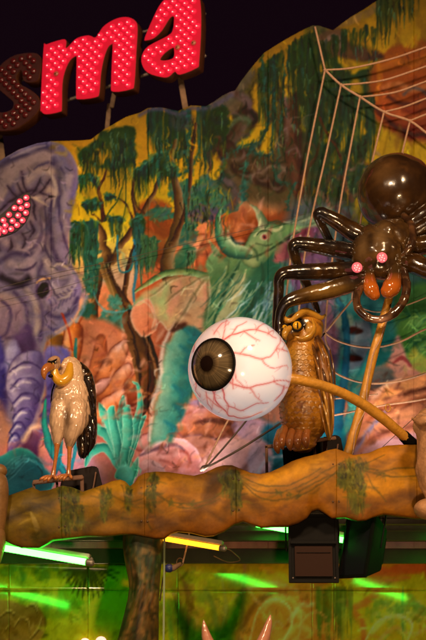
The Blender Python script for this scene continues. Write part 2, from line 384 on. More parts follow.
    for P in [[(318, 70), (326, 62), (332, 74), (326, 84)], [(340, 52), (352, 48), (360, 60), (348, 66), (338, 62)], [(346, 84), (356, 78), (364, 92), (354, 102)], [(306, 34), (314, 34), (316, 54), (310, 62)], [(366, 20), (384, 12), (398, 30), (386, 52), (370, 44)], [(398, 14), (410, 10), (420, 40), (404, 48)],
              [(352, 104), (362, 108), (366, 130), (356, 134)], [(322, 104), (330, 108), (328, 140), (320, 138)], [(340, 120), (347, 120), (346, 146), (340, 150)], [(330, 160), (336, 150), (340, 170), (334, 178)], [(344, 60), (372, 50), (380, 62), (350, 74)]]:
        c.blob(P, [(154, 112, 18), (184, 136, 18)], 2.5, a=.85, wob=4)
    c.blob([(318, 36), (328, 30), (342, 30), (352, 44), (376, 50), (384, 58), (362, 62), (336, 56), (322, 52)], [(104, 74, 50), (70, 44, 34)], 3, (1, .5), a=.9)
    c.stroke([(325, 42), (333, 36), (342, 40), (338, 47)], 4, (140, 106, 84), soft=2, a=.7)
    c.stroke([(313, 26), (340, 24), (366, 14), (380, 4)], 9, (126, 96, 62), soft=4, a=.6)
    c.dabs(330, 105, 22, 36, DG+[(30, 60, 50)], 190, (2, 5), .6, 31)
    c.dabs(344, 178, 26, 28, DG+[(84, 54, 34), (98, 66, 44), (30, 66, 56)], 170, (2, 5), .6, 37)
    c.drips(372, 430, lambda x: -(x-372)*.9+2, 60, [(62, 68, 36), (74, 78, 42), (50, 60, 34), (44, 56, 26)], 60, (1.5, 4), .7, 5)
    c.drips(330, 376, lambda x: 34-(x-340)*.2, 30, DG, 26, (1.5, 3.5), .7, 6)
    c.drips(300, 330, 44, 50, DG, 22, (1.5, 4), .7, 8)
    c.drips(306, 374, 96, 80, DG+[(52, 76, 48), (22, 50, 40)], 80, (1, 3), .7, 9)
    c.stroke([(320, 118), (326, 132), (336, 148), (342, 164)], [3, 2], (84, 46, 26), a=.8)
    c.stroke([(300, 190), (308, 170), (318, 150), (322, 130)], [4, 2], (72, 46, 28), a=.7)
    c.stroke([(352, 200), (344, 180), (348, 160)], [5, 3], (96, 62, 42), a=.7)
    # moss curtains upper middle
    def top(x): return np.interp(x, [140, 148, 178, 214, 230, 240, 264, 313], [113, 108, 111, 101, 93, 80, 60, 27])
    c.drips(258, 300, lambda x: top(x)+4, 56, DG+[(66, 78, 34)], 36, (2, 4.5), .8, 12)
    c.drips(262, 312, lambda x: top(x)+10, 100, DG, 34, (1, 2.4), .8, 13)
    c.drips(300, 316, lambda x: top(x)+4, 110, DG, 26, (1.4, 3), .7, 14)
    c.drips(148, 176, 112, 52, DG+[(58, 84, 52)], 36, (2, 5), .8, 15)
    c.drips(174, 190, 112, 70, DG+[(44, 84, 60)], 26, (1.5, 4), .8, 16)
    c.drips(198, 212, 108, 76, DG+[(64, 84, 50)], 26, (1.5, 4), .8, 17)
    c.drips(212, 226, 108, 50, DG, 30, (2, 4), .8, 18)
    c.dabs(220, 122, 8, 14, DG, 60, (2, 5), .7, 22)
    c.blob([(170, 118), (186, 112), (196, 118), (192, 128), (176, 130)], [(84, 76, 78), (66, 64, 62)], 4, a=.6)
    c.blob([(-20, 116)]+[(140, 108), (150, 103), (180, 106), (214, 96), (236, 84), (240, 88), (214, 108), (180, 117), (150, 114), (142, 118)], [(98, 86, 84), (78, 76, 70)], 2.5, a=.0)
    c.stroke([(140, 115), (150, 110), (165, 110), (180, 114), (192, 108), (206, 109), (216, 105), (232, 96)], 4.5, (96, 82, 84), soft=3, a=.75)
    c.dabs(172, 150, 10, 12, DG+[(58, 92, 66)], 50, (1.5, 4), .7, 23)
    # hanging lianas
    for P in [[(262, 60), (264, 90), (268, 118), (262, 140), (252, 144), (240, 148), (228, 156), (222, 172)], [(274, 66), (274, 100), (272, 140), (276, 176), (290, 184)], [(252, 146), (246, 164), (243, 180), (244, 196)], [(252, 144), (258, 154), (270, 156)], [(284, 70), (282, 110), (278, 150), (277, 178)],
              [(188, 112), (190, 140), (186, 158), (192, 172)], [(178, 176), (186, 172), (196, 160), (202, 140)], [(296, 184), (290, 196), (288, 210)], [(222, 170), (220, 184)]]:
        c.stroke(P, [2.6, 2, 1.2], (38, 74, 50), soft=1, a=.85)
        r = random.Random(int(P[0][0]))
        for x, y in cr(P, False, 4): c.dabs(x, y, 2, 3, [(44, 84, 60), (60, 96, 74), (30, 62, 44)], 2, (1, 2.4), .7, r.randint(0, 9999))
    c.dabs(244, 192, 3, 10, [(52, 96, 76), (36, 72, 56)], 22, (1, 2.6), .8, 41)
    # ---------- trees of the middle
    c.stroke([(170, 280), (167, 262), (171, 245), (177, 226), (179, 200), (175, 180), (172, 158), (176, 140)], [17, 13, 11, 10, 8, 5, 3], (104, 72, 36), lit=((70, 46, 22), (138, 112, 70)), soft=1.2)
    c.stroke([(171, 245), (182, 222), (188, 196), (191, 172), (192, 150), (196, 124)], [6, 5, 5, 4, 4, 3], (84, 52, 28), lit=((56, 34, 18), (126, 88, 52)), soft=1)
    c.stroke([(112, 262), (120, 246), (132, 230), (142, 216), (152, 196), (161, 176), (164, 160)], [7, 7, 6, 5, 4, 3], (100, 66, 32), lit=((58, 36, 18), (146, 104, 56)), soft=1)
    c.stroke([(124, 306), (127, 276), (133, 252), (138, 230), (136, 212), (132, 196), (135, 180)], [6, 5, 4, 3, 2.5, 2], (88, 54, 28), lit=((56, 34, 18), (126, 88, 52)), soft=1)
    c.stroke([(90, 352), (86, 372), (80, 395)], [12, 11, 6], (98, 72, 32), lit=((60, 40, 22), (140, 96, 50)), soft=1.5)
    c.stroke([(101, 262), (97, 285), (93, 310), (94, 330), (90, 352)], [7, 9, 9, 10, 12], (108, 72, 34), lit=((64, 42, 22), (150, 104, 52)), soft=1.2)
    c.stroke([(100, 196), (97, 182)], [2.5, 1.5], BR)
    c.stroke([(104, 220), (102, 206), (99, 190), (104, 178), (107, 168)], [5, 3.5, 3, 2.5, 1.5], (96, 56, 28), edge=(60, 36, 20))
    c.stroke([(99, 226), (103, 236), (102, 246), (107, 254), (103, 264), (108, 278), (117, 294), (127, 312), (138, 330), (146, 352)], [5, 7, 8, 10, 9, 10, 13, 17, 21, 25], (116, 80, 38), lit=((62, 40, 20), (158, 116, 60)), soft=1.2)
    c.stroke([(108, 256), (112, 276), (122, 300), (132, 330)], [1.5, 2.5, 2], (70, 44, 22), soft=1, a=.8)
    c.stroke([(104, 262), (110, 284), (120, 312), (128, 332)], [1.5, 2], (170, 124, 66), soft=1, a=.6)
    c.stroke([(118, 199), (126, 204), (131, 214), (134, 222)], [2, 2.5], BR); c.stroke([(102, 222), (96, 216), (92, 214)], [2, 1.5], BR)
    c.stroke([(134, 178), (133, 192), (137, 206), (145, 214)], [2.5, 2, 2], (86, 54, 30))
    c.stroke([(104, 222), (111, 210), (118, 199), (124, 180), (127, 160)], [1.6, 1.2], (54, 80, 40), a=.8); c.stroke([(120, 226), (125, 210), (126, 186), (126, 166)], [1.2, 1], (44, 74, 42), a=.8)
    # moss canopies on yellow
    c.blob([(80, 150), (92, 144), (101, 132), (114, 128), (135, 127), (134, 142), (124, 152), (112, 156), (100, 148), (88, 158), (80, 168), (78, 158)], [(44, 62, 30), (46, 74, 44)], 2, (0, 1), a=.93, wob=3)
    c.drips(80, 134, lambda x: 142 if x > 98 else 152, 30, DG, 60, (1.5, 4), .7, 51)
    c.blob([(96, 168), (112, 158), (126, 152), (136, 144), (136, 160), (126, 166), (110, 170)], [(42, 72, 44), (38, 66, 40)], 2, a=.9, wob=4); c.drips(108, 134, 158, 34, DG, 26, (1.2, 3), .75, 52)
    for cx, cy, rx, ry, dl in [(86, 180, 14, 5, 14), (92, 205, 10, 6, 8), (110, 198, 6, 4, 5), (116, 220, 8, 5, 24), (140, 172, 10, 5, 30), (152, 166, 12, 6, 28), (160, 158, 10, 8, 26), (78, 226, 8, 5, 46), (91, 224, 7, 6, 64), (154, 244, 5, 6, 24), (138, 222, 8, 8, 20), (170, 170, 9, 10, 20)]:
        c.blob([(cx-rx, cy+2), (cx-rx*.5, cy-ry*.7), (cx, cy-ry), (cx+rx*.7, cy-ry*.6), (cx+rx, cy+1), (cx+rx*.3, cy+ry*.7), (cx-rx*.4, cy+ry*.6)], [(40, 84, 52), (34, 70, 46)], 1.5, (0, 1), a=.9, wob=5, seed=int(cx))
        c.dabs(cx, cy, rx, ry*.8, TG, int(rx*2.2), (1.2, 2.6), .6, int(cx*cy))
        c.dabs(cx, cy-ry*.2, rx*.9, ry*.6, [(86, 124, 84), (72, 110, 70), (26, 44, 28)], int(rx*1.6), (.7, 1.4), .75, int(cx+cy), ang=-.3)
        c.drips(cx-rx*.85, cx+rx*.85, cy, dl, DG+[(40, 88, 60)], int(rx*2), (1, 2.8), .7, int(cx+cy*5))
    c.drips(70, 80, 226, 44, [(34, 70, 50), (44, 84, 60)], 26, (2, 4), .8, 71); c.drips(85, 97, 224, 70, [(30, 74, 50), (44, 90, 60)], 40, (2, 4), .8, 72)
    c.drips(134, 143, 228, 66, [(46, 86, 66), (38, 76, 56)], 22, (1, 3), .75, 73); c.drips(141, 156, 240, 34, [(52, 88, 56), (70, 98, 54)], 40, (2, 4), .8, 74)
    c.stroke([(117, 236), (117, 258), (119, 270), (125, 273), (131, 268), (134, 250)], [2, 2, 2, 2, 1], (40, 112, 104), soft=1, a=.9)
    c.stroke([(134, 240), (136, 266), (134, 290), (135, 304)], [2.5, 3, 2], (52, 112, 112), soft=1.4, a=.85)
    c.stroke([(143, 250), (141, 268), (142, 284)], 1.6, (48, 92, 60), a=.85); c.stroke([(187, 180), (186, 210), (187, 240), (184, 260), (176, 268)], [3, 2.5, 2], (36, 86, 62), a=.9)
    c.blob([(176, 254), (184, 246), (196, 248), (194, 262), (180, 270), (174, 266)], [(56, 104, 66), (44, 84, 52)], 2, a=.9)
    for x, y in [(94, 251), (96, 264), (91, 270), (88, 282), (90, 292), (86, 312), (88, 308), (84, 324), (80, 328)]: c.dabs(x, y, 5, 6, [(40, 88, 66), (34, 76, 50), (60, 112, 78)], 14, (2, 5), .75, x*y)
    for x, y, rx, ry in [(106, 326, 9, 14), (112, 332, 14, 8), (120, 322, 8, 12), (136, 312, 14, 4), (146, 322, 6, 10), (114, 302, 5, 8)]: c.dabs(x, y, rx, ry, [(70, 120, 92), (54, 104, 78), (88, 132, 100), (46, 88, 60)], int(rx*ry*.6), (2, 4.5), .65, x+y)
    c.stroke([(92, 290), (98, 302), (106, 312), (122, 311), (138, 312), (146, 320), (150, 330)], 2, (96, 150, 130), soft=1.2, a=.7)
    # ---------- terracotta pillars, lower middle
    def rock(P, cols, dr=(.6, 1), rimc=(122, 56, 34), rw=1.6): c.blob(P, cols, 1.3, dr, rim=(rimc, rw))
    PK = (232, 172, 136); OR = (206, 118, 62); DO = (142, 68, 36); VD = (88, 44, 34)
    c.blob([(62, 350), (70, 322), (88, 318), (110, 322), (132, 340), (140, 380), (150, 430), (150, 470), (60, 476)], [(186, 108, 66), (178, 110, 84)], 4)
    rock([(46, 346), (52, 328), (66, 318), (82, 316), (78, 326), (66, 330), (68, 352), (60, 374), (48, 374)], [PK, OR, DO], (1, .8))
    c.blob([(50, 340), (58, 334), (64, 340), (62, 372), (52, 372)], [(160, 104, 46), (112, 70, 32)], 2, (1, 0))
    rock([(64, 330), (74, 322), (84, 330), (80, 360), (70, 378), (62, 372)], [PK, OR, DO], (1, 0)); rock([(96, 340), (103, 334), (108, 346), (100, 372), (88, 380)], [OR, DO], (1, 0))
    rock([(90, 395), (98, 372), (110, 350), (124, 340), (130, 346), (122, 368), (106, 388), (94, 398)], [PK, OR, DO], (.5, 1), (110, 50, 30), 2)
    rock([(92, 402), (104, 386), (122, 366), (131, 364), (132, 374), (118, 392), (100, 404)], [PK, OR, DO], (.3, 1), (116, 54, 34), 2)
    rock([(92, 392), (100, 380), (110, 377), (108, 386), (98, 396)], [(220, 150, 120), (160, 96, 66)], (.5, 1)); rock([(92, 414), (102, 400), (122, 388), (126, 394), (118, 420), (96, 424)], [PK, OR, (190, 100, 60)], (.3, 1))
    rock([(128, 384), (138, 372), (142, 392), (134, 416), (128, 404)], [OR, DO, VD], (1, 1)); rock([(148, 340), (160, 326), (166, 300), (172, 320), (168, 352), (156, 372), (150, 360)], [(176, 96, 56), (120, 60, 40)], (1, .4))
    c.blob([(146, 300), (166, 290), (172, 306), (164, 326), (150, 330)], [(188, 108, 70), (150, 80, 52)], 3)
    c.stroke([(130, 318), (138, 338), (146, 362), (149, 384), (144, 402), (137, 424)], [17, 23, 26, 24, 15, 3], (84, 50, 26), lit=((46, 28, 18), (120, 74, 40)), soft=1.5)
    for P, w in [([(128, 322), (136, 346), (140, 372), (140, 400)], 3), ([(138, 326), (148, 352), (150, 380), (144, 404)], 2.5), ([(134, 350), (142, 380)], 2)]: c.stroke(P, [1, w, 1], (44, 26, 18), soft=1.6, a=.8)
    c.stroke([(142, 330), (153, 356), (157, 380), (152, 396)], [1, 3, 1], (150, 100, 60), soft=1.6, a=.7)
    # boulders behind the ledge
    rock([(134, 446), (142, 436), (156, 432), (170, 434), (176, 440), (160, 446), (142, 452)], [(226, 160, 130), (160, 92, 72)], (.3, 1), (120, 60, 50), 1.5)
    rock([(138, 462), (146, 448), (160, 440), (180, 438), (194, 446), (202, 460), (204, 476), (150, 480)], [(222, 160, 136), (190, 110, 88), (150, 84, 70)], (.3, 1), (226, 168, 150), 2.5)
    c.stroke([(140, 456), (158, 448), (174, 445), (184, 450)], [2, 5, 2], (104, 70, 68), soft=2.5, a=.8); c.stroke([(176, 450), (186, 452), (190, 462)], 3, (150, 66, 50), soft=2, a=.7); c.stroke([(160, 460), (172, 464), (180, 474)], 3, (150, 76, 60), soft=2.5, a=.6)
    rock([(134, 470), (146, 460), (160, 464), (166, 476), (150, 486), (134, 484)], [(206, 150, 130), (130, 84, 76)], (.3, 1), (196, 140, 120), 2)
    rock([(174, 418), (182, 406), (196, 400), (214, 404), (232, 414), (236, 432), (222, 440), (200, 436), (180, 436)], [(190, 130, 124), (186, 104, 62), (126, 66, 42)], (.4, 1), (128, 78, 70), 2)
    c.stroke([(178, 410), (190, 402), (206, 402)], 5, (160, 130, 138), soft=4, a=.7); c.stroke([(196, 424), (212, 420), (230, 424)], 5, (92, 46, 36), soft=3, a=.8)
    rock([(202, 470), (208, 452), (222, 440), (240, 434), (262, 436), (280, 444), (282, 470)], [(216, 150, 118), (196, 140, 124), (130, 84, 70)], (.6, .8), (160, 96, 76), 2)
    c.blob([(232, 428), (244, 418), (262, 420), (276, 430), (270, 442), (246, 440)], [(150, 110, 116), (206, 150, 136), (120, 80, 78)], 3, (.6, 1))
    # ---------- dragon tail column (green teal), left of the eyeball
    c.blob([(150, 446), (152, 420), (160, 392), (162, 362), (172, 336), (186, 324), (200, 326), (210, 340), (200, 380), (186, 410), (176, 430), (172, 444), (160, 440)], [(132, 142, 100), (76, 126, 92), (32, 98, 84), (36, 104, 98)], 3, (1, .15), rim=((120, 118, 80), 3))
    for x, y in [(180, 336), (172, 352), (168, 372), (166, 392), (162, 412), (160, 430)]:
        c.blob([(x-8, y+4), (x-4, y-8), (x+8, y-8), (x+14, y+2), (x+4, y+12), (x-6, y+12)], [(150, 176, 130), (52, 128, 104)], 4, (1, .5), a=.6)
    for x, y in [(188, 334), (184, 352), (186, 372), (178, 392), (178, 412), (170, 428)]: c.stroke([(x-4, y-6), (x+4, y), (x+2, y+8)], [3, 6, 3], (16, 96, 92), soft=4, a=.6)
    c.stroke([(170, 330), (162, 352), (160, 380), (152, 408), (150, 440)], [3, 4, 4, 3], (208, 186, 150), soft=2.5, a=.7)
    c.blob([(168, 322), (176, 312), (186, 318), (186, 326), (172, 332)], [(110, 66, 44), (70, 44, 34)], 2, a=.9)
    # ---------- right side behind owl, spider
    c.blob([(290, 206), (320, 200), (352, 206), (374, 226), (520, 200), (520, 320), (440, 330), (340, 330), (296, 320), (280, 270)], [(84, 84, 76), (66, 96, 80), (56, 100, 76)], 8, (.6, 1))
    c.blob([(282, 268), (300, 254), (324, 250), (338, 280), (330, 312), (300, 326), (286, 300)], [(128, 84, 104), (104, 72, 92), (84, 92, 88)], 5, (.5, 1))
    for P, w, C in [([(292, 262), (306, 252), (324, 246)], 7, (150, 90, 84)), ([(300, 284), (312, 272), (330, 270)], 5, (140, 100, 130)), ([(296, 240), (316, 236), (336, 240), (350, 260)], 5, (90, 120, 106)), ([(300, 226), (324, 218), (346, 226), (356, 246)], 4, (70, 110, 92)),
                    ([(330, 206), (346, 214), (360, 236)], 5, (96, 70, 60)), ([(316, 190), (328, 200), (330, 214)], 5, (126, 84, 60)), ([(312, 296), (326, 300), (340, 320)], 4, (150, 130, 146)), ([(340, 330), (344, 300), (352, 280)], 5, (40, 100, 92)), ([(292, 300), (300, 312), (312, 318)], 6, (96, 150, 130))]:
        c.stroke(P, w, C, soft=3, a=.75)
    c.blob([(330, 310), (352, 296), (390, 300), (410, 320), (400, 352), (372, 372), (350, 380), (338, 420), (330, 470), (290, 480), (276, 440), (300, 420), (320, 380), (322, 340)], [(64, 120, 104), (46, 112, 92), (24, 96, 90), (30, 104, 104)], 5, (.2, 1))
    c.blob([(324, 300), (336, 308), (340, 340), (336, 372), (326, 380), (318, 350)], [(120, 90, 96), (140, 92, 92), (96, 66, 78)], 5, (.4, 1))
    c.blob([(346, 326), (366, 320), (376, 334), (372, 360), (352, 372), (344, 350)], [(140, 130, 120), (120, 116, 110)], 5, a=.8)
    for x, y in [(352, 330), (352, 358), (354, 384)]: c.blob([(x-9, y), (x-2, y-4), (x+8, y-2), (x+10, y+2), (x, y+4)], [(84, 48, 36), (60, 34, 28)], 2, (.6, 1))
    c.blob([(334, 316), (350, 314), (352, 324), (338, 328)], [(160, 160, 120)], 3, a=.7)
    c.stroke([(338, 300), (345, 320), (347, 350), (344, 380), (338, 410), (338, 440)], [5, 6, 7, 8, 12, 16], (18, 92, 98), edge=(14, 72, 80), soft=2, a=.9)
    c.stroke([(352, 404), (350, 384), (358, 370)], 6, (90, 156, 120), soft=4, a=.6); c.stroke([(374, 320), (376, 344), (368, 366), (354, 392), (350, 420), (330, 460)], [8, 12, 12, 10, 6], (70, 150, 116), edge=(30, 104, 92), soft=3, a=.75)
    c.blob([(396, 290), (412, 284), (520, 280), (520, 376), (430, 376), (404, 360), (396, 330)], [(66, 104, 52), (86, 130, 56), (70, 112, 58)], 5, (.2, 1))
    r = random.Random(5)
    for k in range(46):
        a = r.uniform(2.2, 4.4); x = r.choice([410, 420, 432]); y = r.choice([316, 340, 352]); L = r.uniform(10, 24)
        c.stroke([(x, y), (x+L*.5*math.cos(a), y+L*.5*math.sin(a)-2), (x+L*math.cos(a), y+L*math.sin(a)+3)], [2.2, 1.8, .5], r.choice([(140, 176, 84), (96, 150, 80), (50, 100, 56), (44, 92, 60)]), soft=1.3, a=.6, n=3)
    c.blob([(406, 356), (414, 348), (424, 356), (440, 366), (430, 378), (408, 368)], [(176, 160, 60), (150, 140, 60)], 3, a=.8)
    c.blob([(392, 350), (398, 336), (404, 350), (410, 366), (420, 374), (404, 382), (388, 380)], [(206, 150, 120), (180, 116, 84)], 2.5, (.3, 1)); c.stroke([(394, 362), (402, 358), (410, 366)], [2, 5, 3], (150, 74, 62), soft=2)
    c.blob([(364, 372), (380, 366), (392, 370), (394, 380), (384, 388), (366, 388)], [(126, 120, 96), (92, 72, 56)], 2.5, (.3, 1))
    # terracotta sweeps lower right
    c.blob([(340, 470), (352, 440), (372, 398), (392, 382), (416, 376), (520, 364), (520, 500), (340, 500)], [(204, 128, 74), (190, 112, 70), (174, 106, 88), (150, 98, 92)], 3, (.1, 1))
    for P, w, C in [([(372, 410), (392, 392), (416, 384), (450, 378)], [4, 8, 10, 10], (222, 140, 74)), ([(368, 420), (390, 406), (420, 400), (450, 392)], [2, 5, 6, 6], (140, 66, 36)), ([(362, 436), (384, 420), (410, 414), (450, 408)], [4, 9, 10], (214, 132, 80)), ([(362, 444), (392, 430), (426, 424), (450, 420)], [2, 4, 5], (128, 64, 44)),
                    ([(356, 462), (380, 446), (420, 436)], [6, 12, 10], (186, 130, 118)), ([(350, 458), (370, 430), (386, 412)], [5, 5, 3], (130, 110, 120)), ([(372, 398), (388, 384), (404, 378)], 3, (230, 170, 120)), ([(400, 396), (430, 388)], 4, (96, 46, 30)), ([(376, 462), (400, 452), (430, 448)], 5, (150, 100, 96))]:
        c.stroke(P, w, C, soft=4, a=.75)
    c.blob([(262, 430), (276, 424), (300, 420), (340, 430), (344, 470), (262, 476)], [(30, 96, 96), (44, 120, 118)], 5, (.4, 1)); c.blob([(250, 446), (262, 440), (272, 450), (270, 476), (250, 478)], [(190, 146, 136), (200, 170, 166)], 3)
    c.stroke([(256, 476), (266, 460), (284, 456)], 3, (190, 180, 170), soft=2, a=.7)
    # ---------- dragon body / wing / head
    c.blob([(134, 306), (140, 296), (152, 288), (166, 280), (190, 276), (210, 282), (222, 300), (238, 330), (230, 350), (200, 330), (178, 320), (168, 330), (152, 314), (146, 322), (138, 318)], [(150, 146, 88), (190, 138, 88), (196, 150, 100), (136, 136, 80)], 2.5, (1, .4))
    rock([(130, 316), (138, 302), (148, 298), (154, 308), (156, 330), (140, 336)], [(208, 130, 84), (180, 98, 58)], (.4, 1), (196, 150, 110), 1.5)
    for P, C in [([(196, 282), (190, 300), (180, 320)], (196, 156, 108)), ([(206, 286), (208, 308), (202, 326)], (186, 120, 84)), ([(166, 286), (162, 302), (166, 318)], (160, 166, 96)), ([(180, 282), (176, 298), (170, 312)], (210, 140, 100)), ([(214, 292), (222, 314), (226, 334)], (190, 150, 108))]:
        c.stroke(P, [4, 9, 5], C, soft=5, a=.6)
    c.stroke([(136, 292), (150, 282), (168, 273), (190, 272), (206, 276), (220, 274)], [2, 5, 7, 7, 7, 5], (122, 134, 70), lit=((52, 70, 40), (166, 172, 110)), soft=1.4)
    c.blob([(204, 332), (208, 300), (214, 280), (226, 262), (244, 250), (256, 240), (270, 234), (284, 248), (290, 280), (292, 340), (240, 340)], [(112, 128, 78), (86, 120, 72), (48, 98, 66), (60, 98, 80)], 3, (1, .5))
    c.blob([(214, 330), (222, 300), (236, 276), (246, 280), (240, 306), (230, 334)], [(176, 168, 112), (190, 166, 110)], 5, (0, 1), a=.75)
    c.blob([(250, 276), (262, 258), (276, 256), (284, 280), (270, 310), (252, 320), (240, 310)], [(30, 82, 54), (36, 90, 72)], 5, a=.7)
    for P in [[(226, 318), (240, 306), (258, 292)], [(232, 328), (250, 312), (268, 300)], [(226, 302), (240, 294), (250, 280)], [(262, 330), (270, 304), (276, 286)], [(272, 334), (278, 308), (282, 284)], [(254, 330), (264, 310), (274, 292)], [(244, 336), (254, 320), (260, 306)]]:
        c.stroke(P, [1, 2.4, .5], (196, 206, 176), soft=1.6, a=.65)
    c.drips(256, 296, 284, 50, [(150, 170, 160), (110, 140, 130), (170, 176, 160), (74, 120, 110)], 34, (1, 2.4), .5, 81, slant=-.12)
    c.blob([(206, 264), (212, 252), (222, 258), (232, 252), (238, 258), (226, 276), (212, 288), (208, 276)], [(130, 146, 86), (84, 116, 62)], 2, (.6, 1)); c.blob([(214, 254), (208, 240), (218, 250), (224, 256)], [(150, 156, 96), (80, 100, 56)], 1.2)
    # head
    c.blob([(240, 258), (246, 244), (250, 234), (258, 226), (268, 222), (280, 224), (296, 220), (318, 214), (324, 220), (316, 230), (300, 234), (288, 240), (276, 250), (266, 262), (252, 268)], [(150, 152, 92), (112, 136, 78), (150, 156, 110)], 1.6, (1, .3), rim=((70, 92, 54), 2))
    c.blob([(280, 244), (296, 232), (320, 226), (324, 240), (304, 256), (286, 262), (274, 262)], [(160, 96, 80), (122, 60, 66), (96, 70, 84)], 2.5, (1, .3))
    for x in (292, 300, 308): c.stroke([(x, 236), (x-2, 244)], [2, .6], (206, 190, 150))
    c.stroke([(254, 236), (264, 229), (276, 230), (282, 226)], [2, 4, 2], (176, 170, 110), soft=1.5); c.stroke([(270, 250), (284, 240), (300, 232)], 1.6, (60, 84, 50), a=.8)
    c.blob([(259.5, 237), (262.5, 233), (267, 233), (269.5, 237), (266, 240.5), (261.5, 240.5)], [(176, 164, 112)], 1); c.stroke([(264.4, 236.6), (264.6, 237.6)], 4.4, (150, 72, 62), soft=.8); c.stroke([(264.4, 236.8), (264.6, 237.4)], 1.8, (40, 24, 20)); c.stroke([(257, 235), (261, 231), (268, 230.5), (272, 234)], [1, 1.8, 1], (52, 70, 40), soft=1, a=.85)
    c.stroke([(222, 206), (218, 222), (222, 240), (232, 250), (246, 254)], [1, 6, 12, 15, 12], (96, 132, 82), lit=((170, 170, 116), (30, 74, 56)), soft=1.2)
    c.stroke([(228, 232), (234, 242), (244, 244)], [2, 4, 2], (24, 66, 56), soft=2, a=.8)
    c.stroke([(250, 204), (258, 212), (263, 224)], [1, 6, 10], (150, 140, 92), lit=((84, 100, 60), (184, 168, 116)), soft=1.2)
    c.blob([(286, 222), (300, 216), (316, 212), (330, 206), (330, 216), (312, 222), (296, 226)], [(128, 128, 92), (100, 110, 84)], 2, a=.8)
    # ---------- purple elephantine head at the left
    LI, LM, LD, LP = (150, 122, 132), (118, 96, 122), (72, 56, 78), (178, 146, 142)
    c.blob([(-90, 160), (-20, 160), (0, 158), (20, 148), (40, 141), (56, 142), (70, 152), (78, 170), (77, 192), (72, 214), (69, 240), (72, 262), (80, 282), (80, 304), (70, 326), (52, 338), (44, 350), (44, 400), (10, 500), (-90, 500)], [(126, 100, 104), (120, 98, 116), (130, 104, 128), (140, 110, 132)], 2, (.1, 1), rim=((140, 118, 128), 2.5))
    def f(P, w, C, soft=4, a=.75): c.stroke(P, w, C, soft=soft, a=a)
    f([(0, 196), (8, 178), (22, 164), (40, 156), (56, 158)], [10, 14, 12, 8], (150, 120, 122)); f([(-10, 172), (14, 158), (40, 148), (52, 150)], 6, (84, 66, 82)); f([(4, 206), (14, 190), (28, 178), (44, 172)], [6, 8, 4], (104, 84, 110))
    f([(20, 186), (32, 176), (44, 170), (54, 172)], 8, (160, 128, 124)); f([(58, 160), (66, 172), (70, 190), (66, 212)], 12, (116, 98, 120)); f([(54, 160), (60, 178), (58, 200), (62, 224)], 5, (88, 70, 92)); f([(70, 176), (66, 200), (66, 230)], 7, (150, 124, 128))
    f([(52, 200), (50, 220), (52, 244), (58, 262)], [3, 4, 5, 3], (78, 58, 84), 3); f([(58, 210), (60, 236), (64, 258), (70, 270)], [4, 8, 8, 4], (136, 112, 134)); f([(0, 238), (14, 246), (26, 250), (40, 240), (44, 224)], [6, 8, 8, 5], (150, 120, 130))
    f([(30, 222), (36, 208), (46, 200)], 7, (140, 110, 116)); f([(36, 196), (46, 190), (54, 194)], 8, (166, 132, 124)); f([(0, 262), (14, 254), (30, 256), (44, 250)], 5, (80, 60, 88)); f([(12, 264), (22, 266), (34, 258), (42, 246)], 6, (158, 128, 138))
    f([(0, 276), (10, 282), (20, 284), (30, 278)], 7, (48, 34, 46), 5, .8); f([(30, 262), (34, 276), (40, 292), (42, 310)], 6, (150, 120, 134)); f([(42, 262), (38, 276), (38, 296), (42, 316), (40, 340)], [3, 4, 4, 4], (84, 62, 92), 3)
    f([(46, 262), (52, 272), (60, 276), (70, 272)], 8, (158, 128, 130)); f([(50, 300), (60, 308), (70, 302), (76, 288)], 10, (150, 124, 148)); f([(46, 312), (56, 318), (68, 314), (78, 298)], 4, (86, 66, 96), 3); f([(52, 286), (62, 292), (70, 286), (74, 276)], 7, (164, 138, 150))
    for k in range(7): f([(48+k*4, 300-k*2.2), (52+k*4, 308-k*3), (50+k*4, 314-k*3)], 1.6, (96, 76, 110), 1.8, .6)
    c.blob([(38, 290), (42, 283), (48, 284), (48, 292), (43, 298), (39, 297)], [(40, 26, 34), (60, 40, 56)], 1.4); f([(37, 282), (43, 279), (50, 279)], 2.2, (196, 142, 110), 1.4, .9); f([(50, 284), (50, 294), (46, 300)], 2, (150, 110, 130), 1.4)
    # brow and eye creases
    DK = (44, 30, 42)
    for P, w in [([(-4, 214), (8, 204), (18, 197), (29, 190)], 3.4), ([(26, 194), (32, 190), (42, 193), (52, 197)], 3), ([(18, 184), (22, 192), (28, 196)], 2.2), ([(22, 172), (24, 184), (28, 194)], 2.2), ([(40, 180), (36, 188), (30, 195)], 2.4), ([(50, 180), (42, 190), (32, 196)], 2.2),
                 ([(8, 186), (14, 194), (22, 200)], 2), ([(30, 196), (34, 204), (33, 212), (36, 220)], 3), ([(30, 222), (34, 230), (30, 238)], 3), ([(22, 232), (26, 240), (22, 248)], 3), ([(10, 238), (12, 246), (8, 252)], 3), ([(-2, 242), (0, 250)], 3)]:
        f(P, [2, w+3, 2], (84, 62, 84), 4.5, .65); f(P, [.8, w*.7, .8], DK, 2.2, .55)
